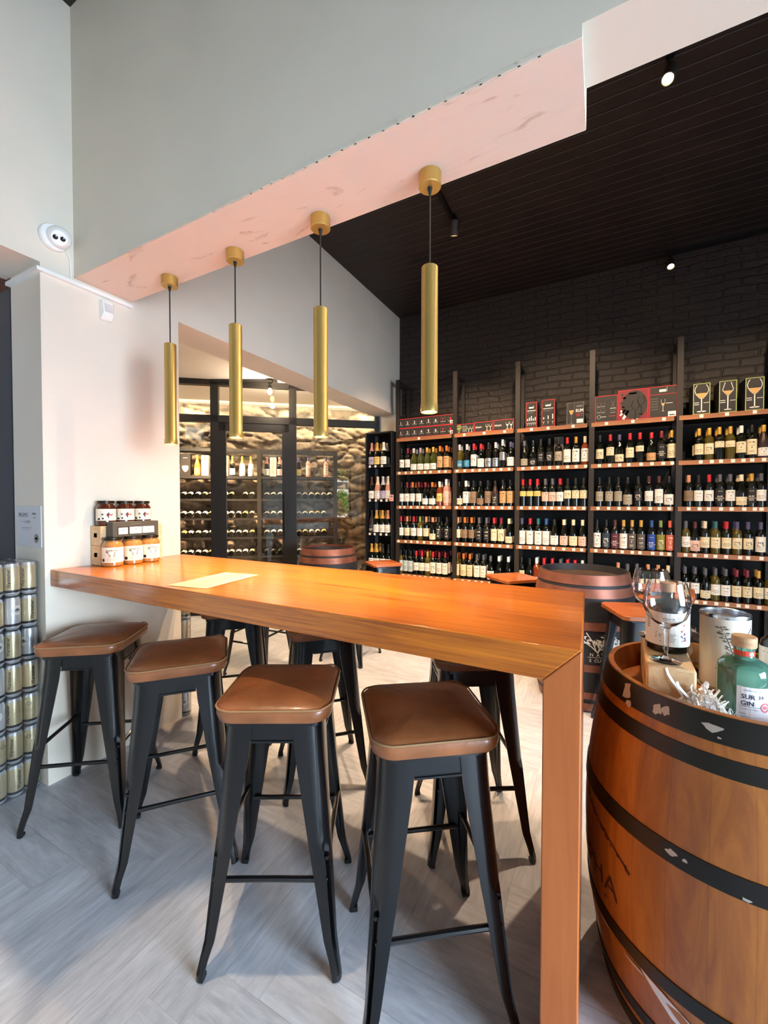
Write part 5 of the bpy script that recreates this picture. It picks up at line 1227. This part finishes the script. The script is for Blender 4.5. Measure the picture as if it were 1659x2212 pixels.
P_.ring(.024, .056, .010, .004, 3); P_.disc(.024, .056, .005, 3); P_.build('label', [M('cool_paper', 'EEF1F6', .6), M('navy_ink', '23304E', .6), m_greyink, M('pink_seal', 'E0808C', .6)], t)
# bottle at the frame edge, round decanter, striped ribbon, paper shreds
t = thing('spirit_bottle', 'dark capped bottle with cream label at the right frame edge', 'bottle', (.468, 1.645, BH0))
b = MB(); b.lathe([(0, 0), (.036, 0), (.038, .004), (.038, .125), (.034, .15), (.020, .165), (.016, .17), (.016, .18), (0, .18)], 32); b.build('glass_body', GLASS['d'], t)
b = MB(); b.lathe([(0, .181), (.020, .181), (.020, .212), (.018, .214), (0, .214)], 28); b.build('cap', M('matte_black_cap', '151515', .5), t)
P_ = Print(wrap(.0386, th0=R(-105))); P_.rect(-.05, .05, .03, .135, 0, 12); P_.fn = wrap(.039, th0=R(-105)); P_.text('1840', 0, .10, .012, 1, maxw=.04); P_.rect(-.03, .03, .12, .1215, 1, 4); P_.rect(-.03, .03, .085, .086, 1, 4); P_.build('label', [m_cream, m_ink], t)
o = MB().lathe([(0, .003), (.02, 0), (.045, .02), (.056, .06), (.05, .10), (.03, .125), (.016, .135), (.016, .15), (.014, .15), (.014, .134), (.028, .122), (.047, .098), (.053, .06), (.043, .023), (.02, .006), (0, .006)], 40).build('round_decanter', m_glass, None, (.272, 1.716, BH0), smooth=60)
tag(o, 'round clear glass decanter between wooden block and canister', 'decanter')
mb = MB(); r6 = random.Random(21)
for k in range(280):
    a = r6.uniform(0, 2*PI); q = r6.random()**.6; c0 = Vector((.262+.062*q*math.cos(a)-.018, 1.318+.045*q*math.sin(a)+.012, BH0+.006+.085*r6.random()*(1.1-q)))
    hd = r6.uniform(0, 2*PI); ln_ = r6.uniform(.02, .055); wd = r6.uniform(.0016, .0032); cv = r6.uniform(-2.5, 2.5); pts = []
    for i in range(7):
        s_ = (i/6-.5)*ln_; hd2 = hd+cv*(i/6-.5); pts.append(c0+Vector((math.cos(hd2)*s_, math.sin(hd2)*s_, .012*math.sin(i*1.1+k)+abs(s_)*r6.uniform(-.1, .35))))
    pts = [Vector((p.x, p.y, max(p.z, BH0+.001))) for p in pts]; sd = Vector((-math.sin(hd), math.cos(hd), r6.uniform(-.6, .6))).normalized()*wd
    mb.add([p-sd for p in pts]+[p+sd for p in pts], [(i, i+1, 8+i, 7+i) for i in range(6)])
for a0, b0 in (((.200, 1.335, .05), (.165, 1.35, .115)), ((.215, 1.33, .05), (.185, 1.315, .095)), ((.21, 1.345, .04), (.222, 1.34, .085))):
    pts = [Vector((a0[0]+(b0[0]-a0[0])*i/6+.006*math.sin(i*.9), a0[1]+(b0[1]-a0[1])*i/6, BH0+a0[2]*.5+(b0[2]-a0[2]*.5)*i/6)) for i in range(7)]; sd = Vector((.0025, .001, .0015))
    mb.add([p-sd for p in pts]+[p+sd for p in pts], [(i, i+1, 8+i, 7+i) for i in range(6)])
o = mb.build('paper_shreds', M('white_shred', 'FBFAF7', .7), smooth=0, recalc=False); tag(o, 'nest of white shredded paper beside the green gin bottle', 'shredded paper'); o['kind'] = 'stuff'

# ================================================================== CAN STACKS
m_gold = M('can_gold', 'D2C49C', .28, .5); m_silver = M('can_silver', 'D6D8DB', .26, .5); m_navy = M('can_navy', '1B222C', .35, .3)
CANS = {}
def can_meshes(kind):
    if kind in CANS: return CANS[kind]
    r, h = .0325, .160
    me = MB().lathe([(0, .004), (.024, .0), (.027, .004), (r, .012), (r, .018), (r, .030), (r, .032), (r, h-.018), (.028, h-.006), (.0285, h-.001), (.0265, h-.002), (.026, h-.006), (0, h-.006)], 20,
                    mis=[1, 1, 1, 1, 2, 0, 0, 1, 1, 1, 1, 1]).mesh('can', [m_gold if kind != 'ring' else m_silver, m_silver, m_navy], 40)
    P_ = Print(wrap(r+.0006, th0=0))
    if kind == 'text': P_.text('Warsteiner', 0, .085, .016, 0, maxw=.095, rot=PI/2, bold=.02)
    elif kind == 'ring': P_.ring(0, .095, .020, .004, 1); P_.ring(0, .095, .014, .003, 1); P_.poly([(-.011, .092), (0, .104), (.011, .092), (.006, .098), (0, .09), (-.006, .098)], 0)
    else: P_.ring(0, .11, .008, .002, 0); P_.rect(-.012, .012, .08, .084, 0); P_.rect(-.01, .01, .07, .072, 0); P_.rect(-.016, .016, .115, .13, 1)
    pm = P_.mb.mesh('can_print', [m_ink, m_whiteink], 0, False)
    CANS[kind] = (me, pm); return CANS[kind]
def can_pack(loc, nx, ny, label, group, film_h=.164, vis=lambda i, j: True):
    """origin at the corner nearest the viewer's side: x runs to -X, y to -Y"""
    t = thing('can_pack', label, 'can pack', loc, 0, group); p = .0665
    for i in range(nx):
        for j in range(ny):
            if not vis(i, j): continue
            k = rnd.choice(('text', 'ring', 'plain', 'text')); me, pm = can_meshes(k)
            c = link('can', me, t, (-.035-p*i, -.035-p*j, .002), (0, 0, R(-25)+rnd.uniform(-.8, .8)))
            link('can_print', pm, c)
    X_, Y_ = .070+p*(nx-1), .070+p*(ny-1); b = MB(); rings = []
    for z in (0.001, .012, .03, .06, .10, .13, .15, film_h-.003):
        k = .004 if .02 < z < .14 else (.0015 if z > .01 else .008)
        ring_ = rsq(X_/2-.002+.003-k*.5, .03, 4, z, Y_/2+.001-k*.5); ring_ = [(x-X_/2+.0016*mnoise.noise(Vector((x*40, y*40, z*60+loc[2]))), y-Y_/2+.0016*mnoise.noise(Vector((y*50, x*50, z*60+loc[2]))), z) for x, y, _ in ring_]; rings.append(ring_)
    b.loft(rings); b.build('shrink_film', m_film, t, smooth=50)
for k in range(7):
    can_pack((XW-.032, 1.036, .001+.1655*k), 4, 6, 'shrink wrapped can pack, %s, tall stack by the column' % ('lowest layer', 'second layer from the floor', 'third layer from the floor', 'middle layer', 'third layer from the top', 'second layer from the top', 'top layer')[k],
             'stacked beer can packs by the column', vis=(lambda i, j: True) if k == 6 else (lambda i, j: i < 2))
for k in range(6):
    can_pack((XW+.015, 1.885, .001+.1655*k), 4, 1, 'narrow can sleeve %s behind the column corner' % ('on the floor', 'second from the floor', 'third from the floor', 'fourth from the floor', 'fifth from the floor', 'on top')[k], 'narrow can sleeves behind the column')
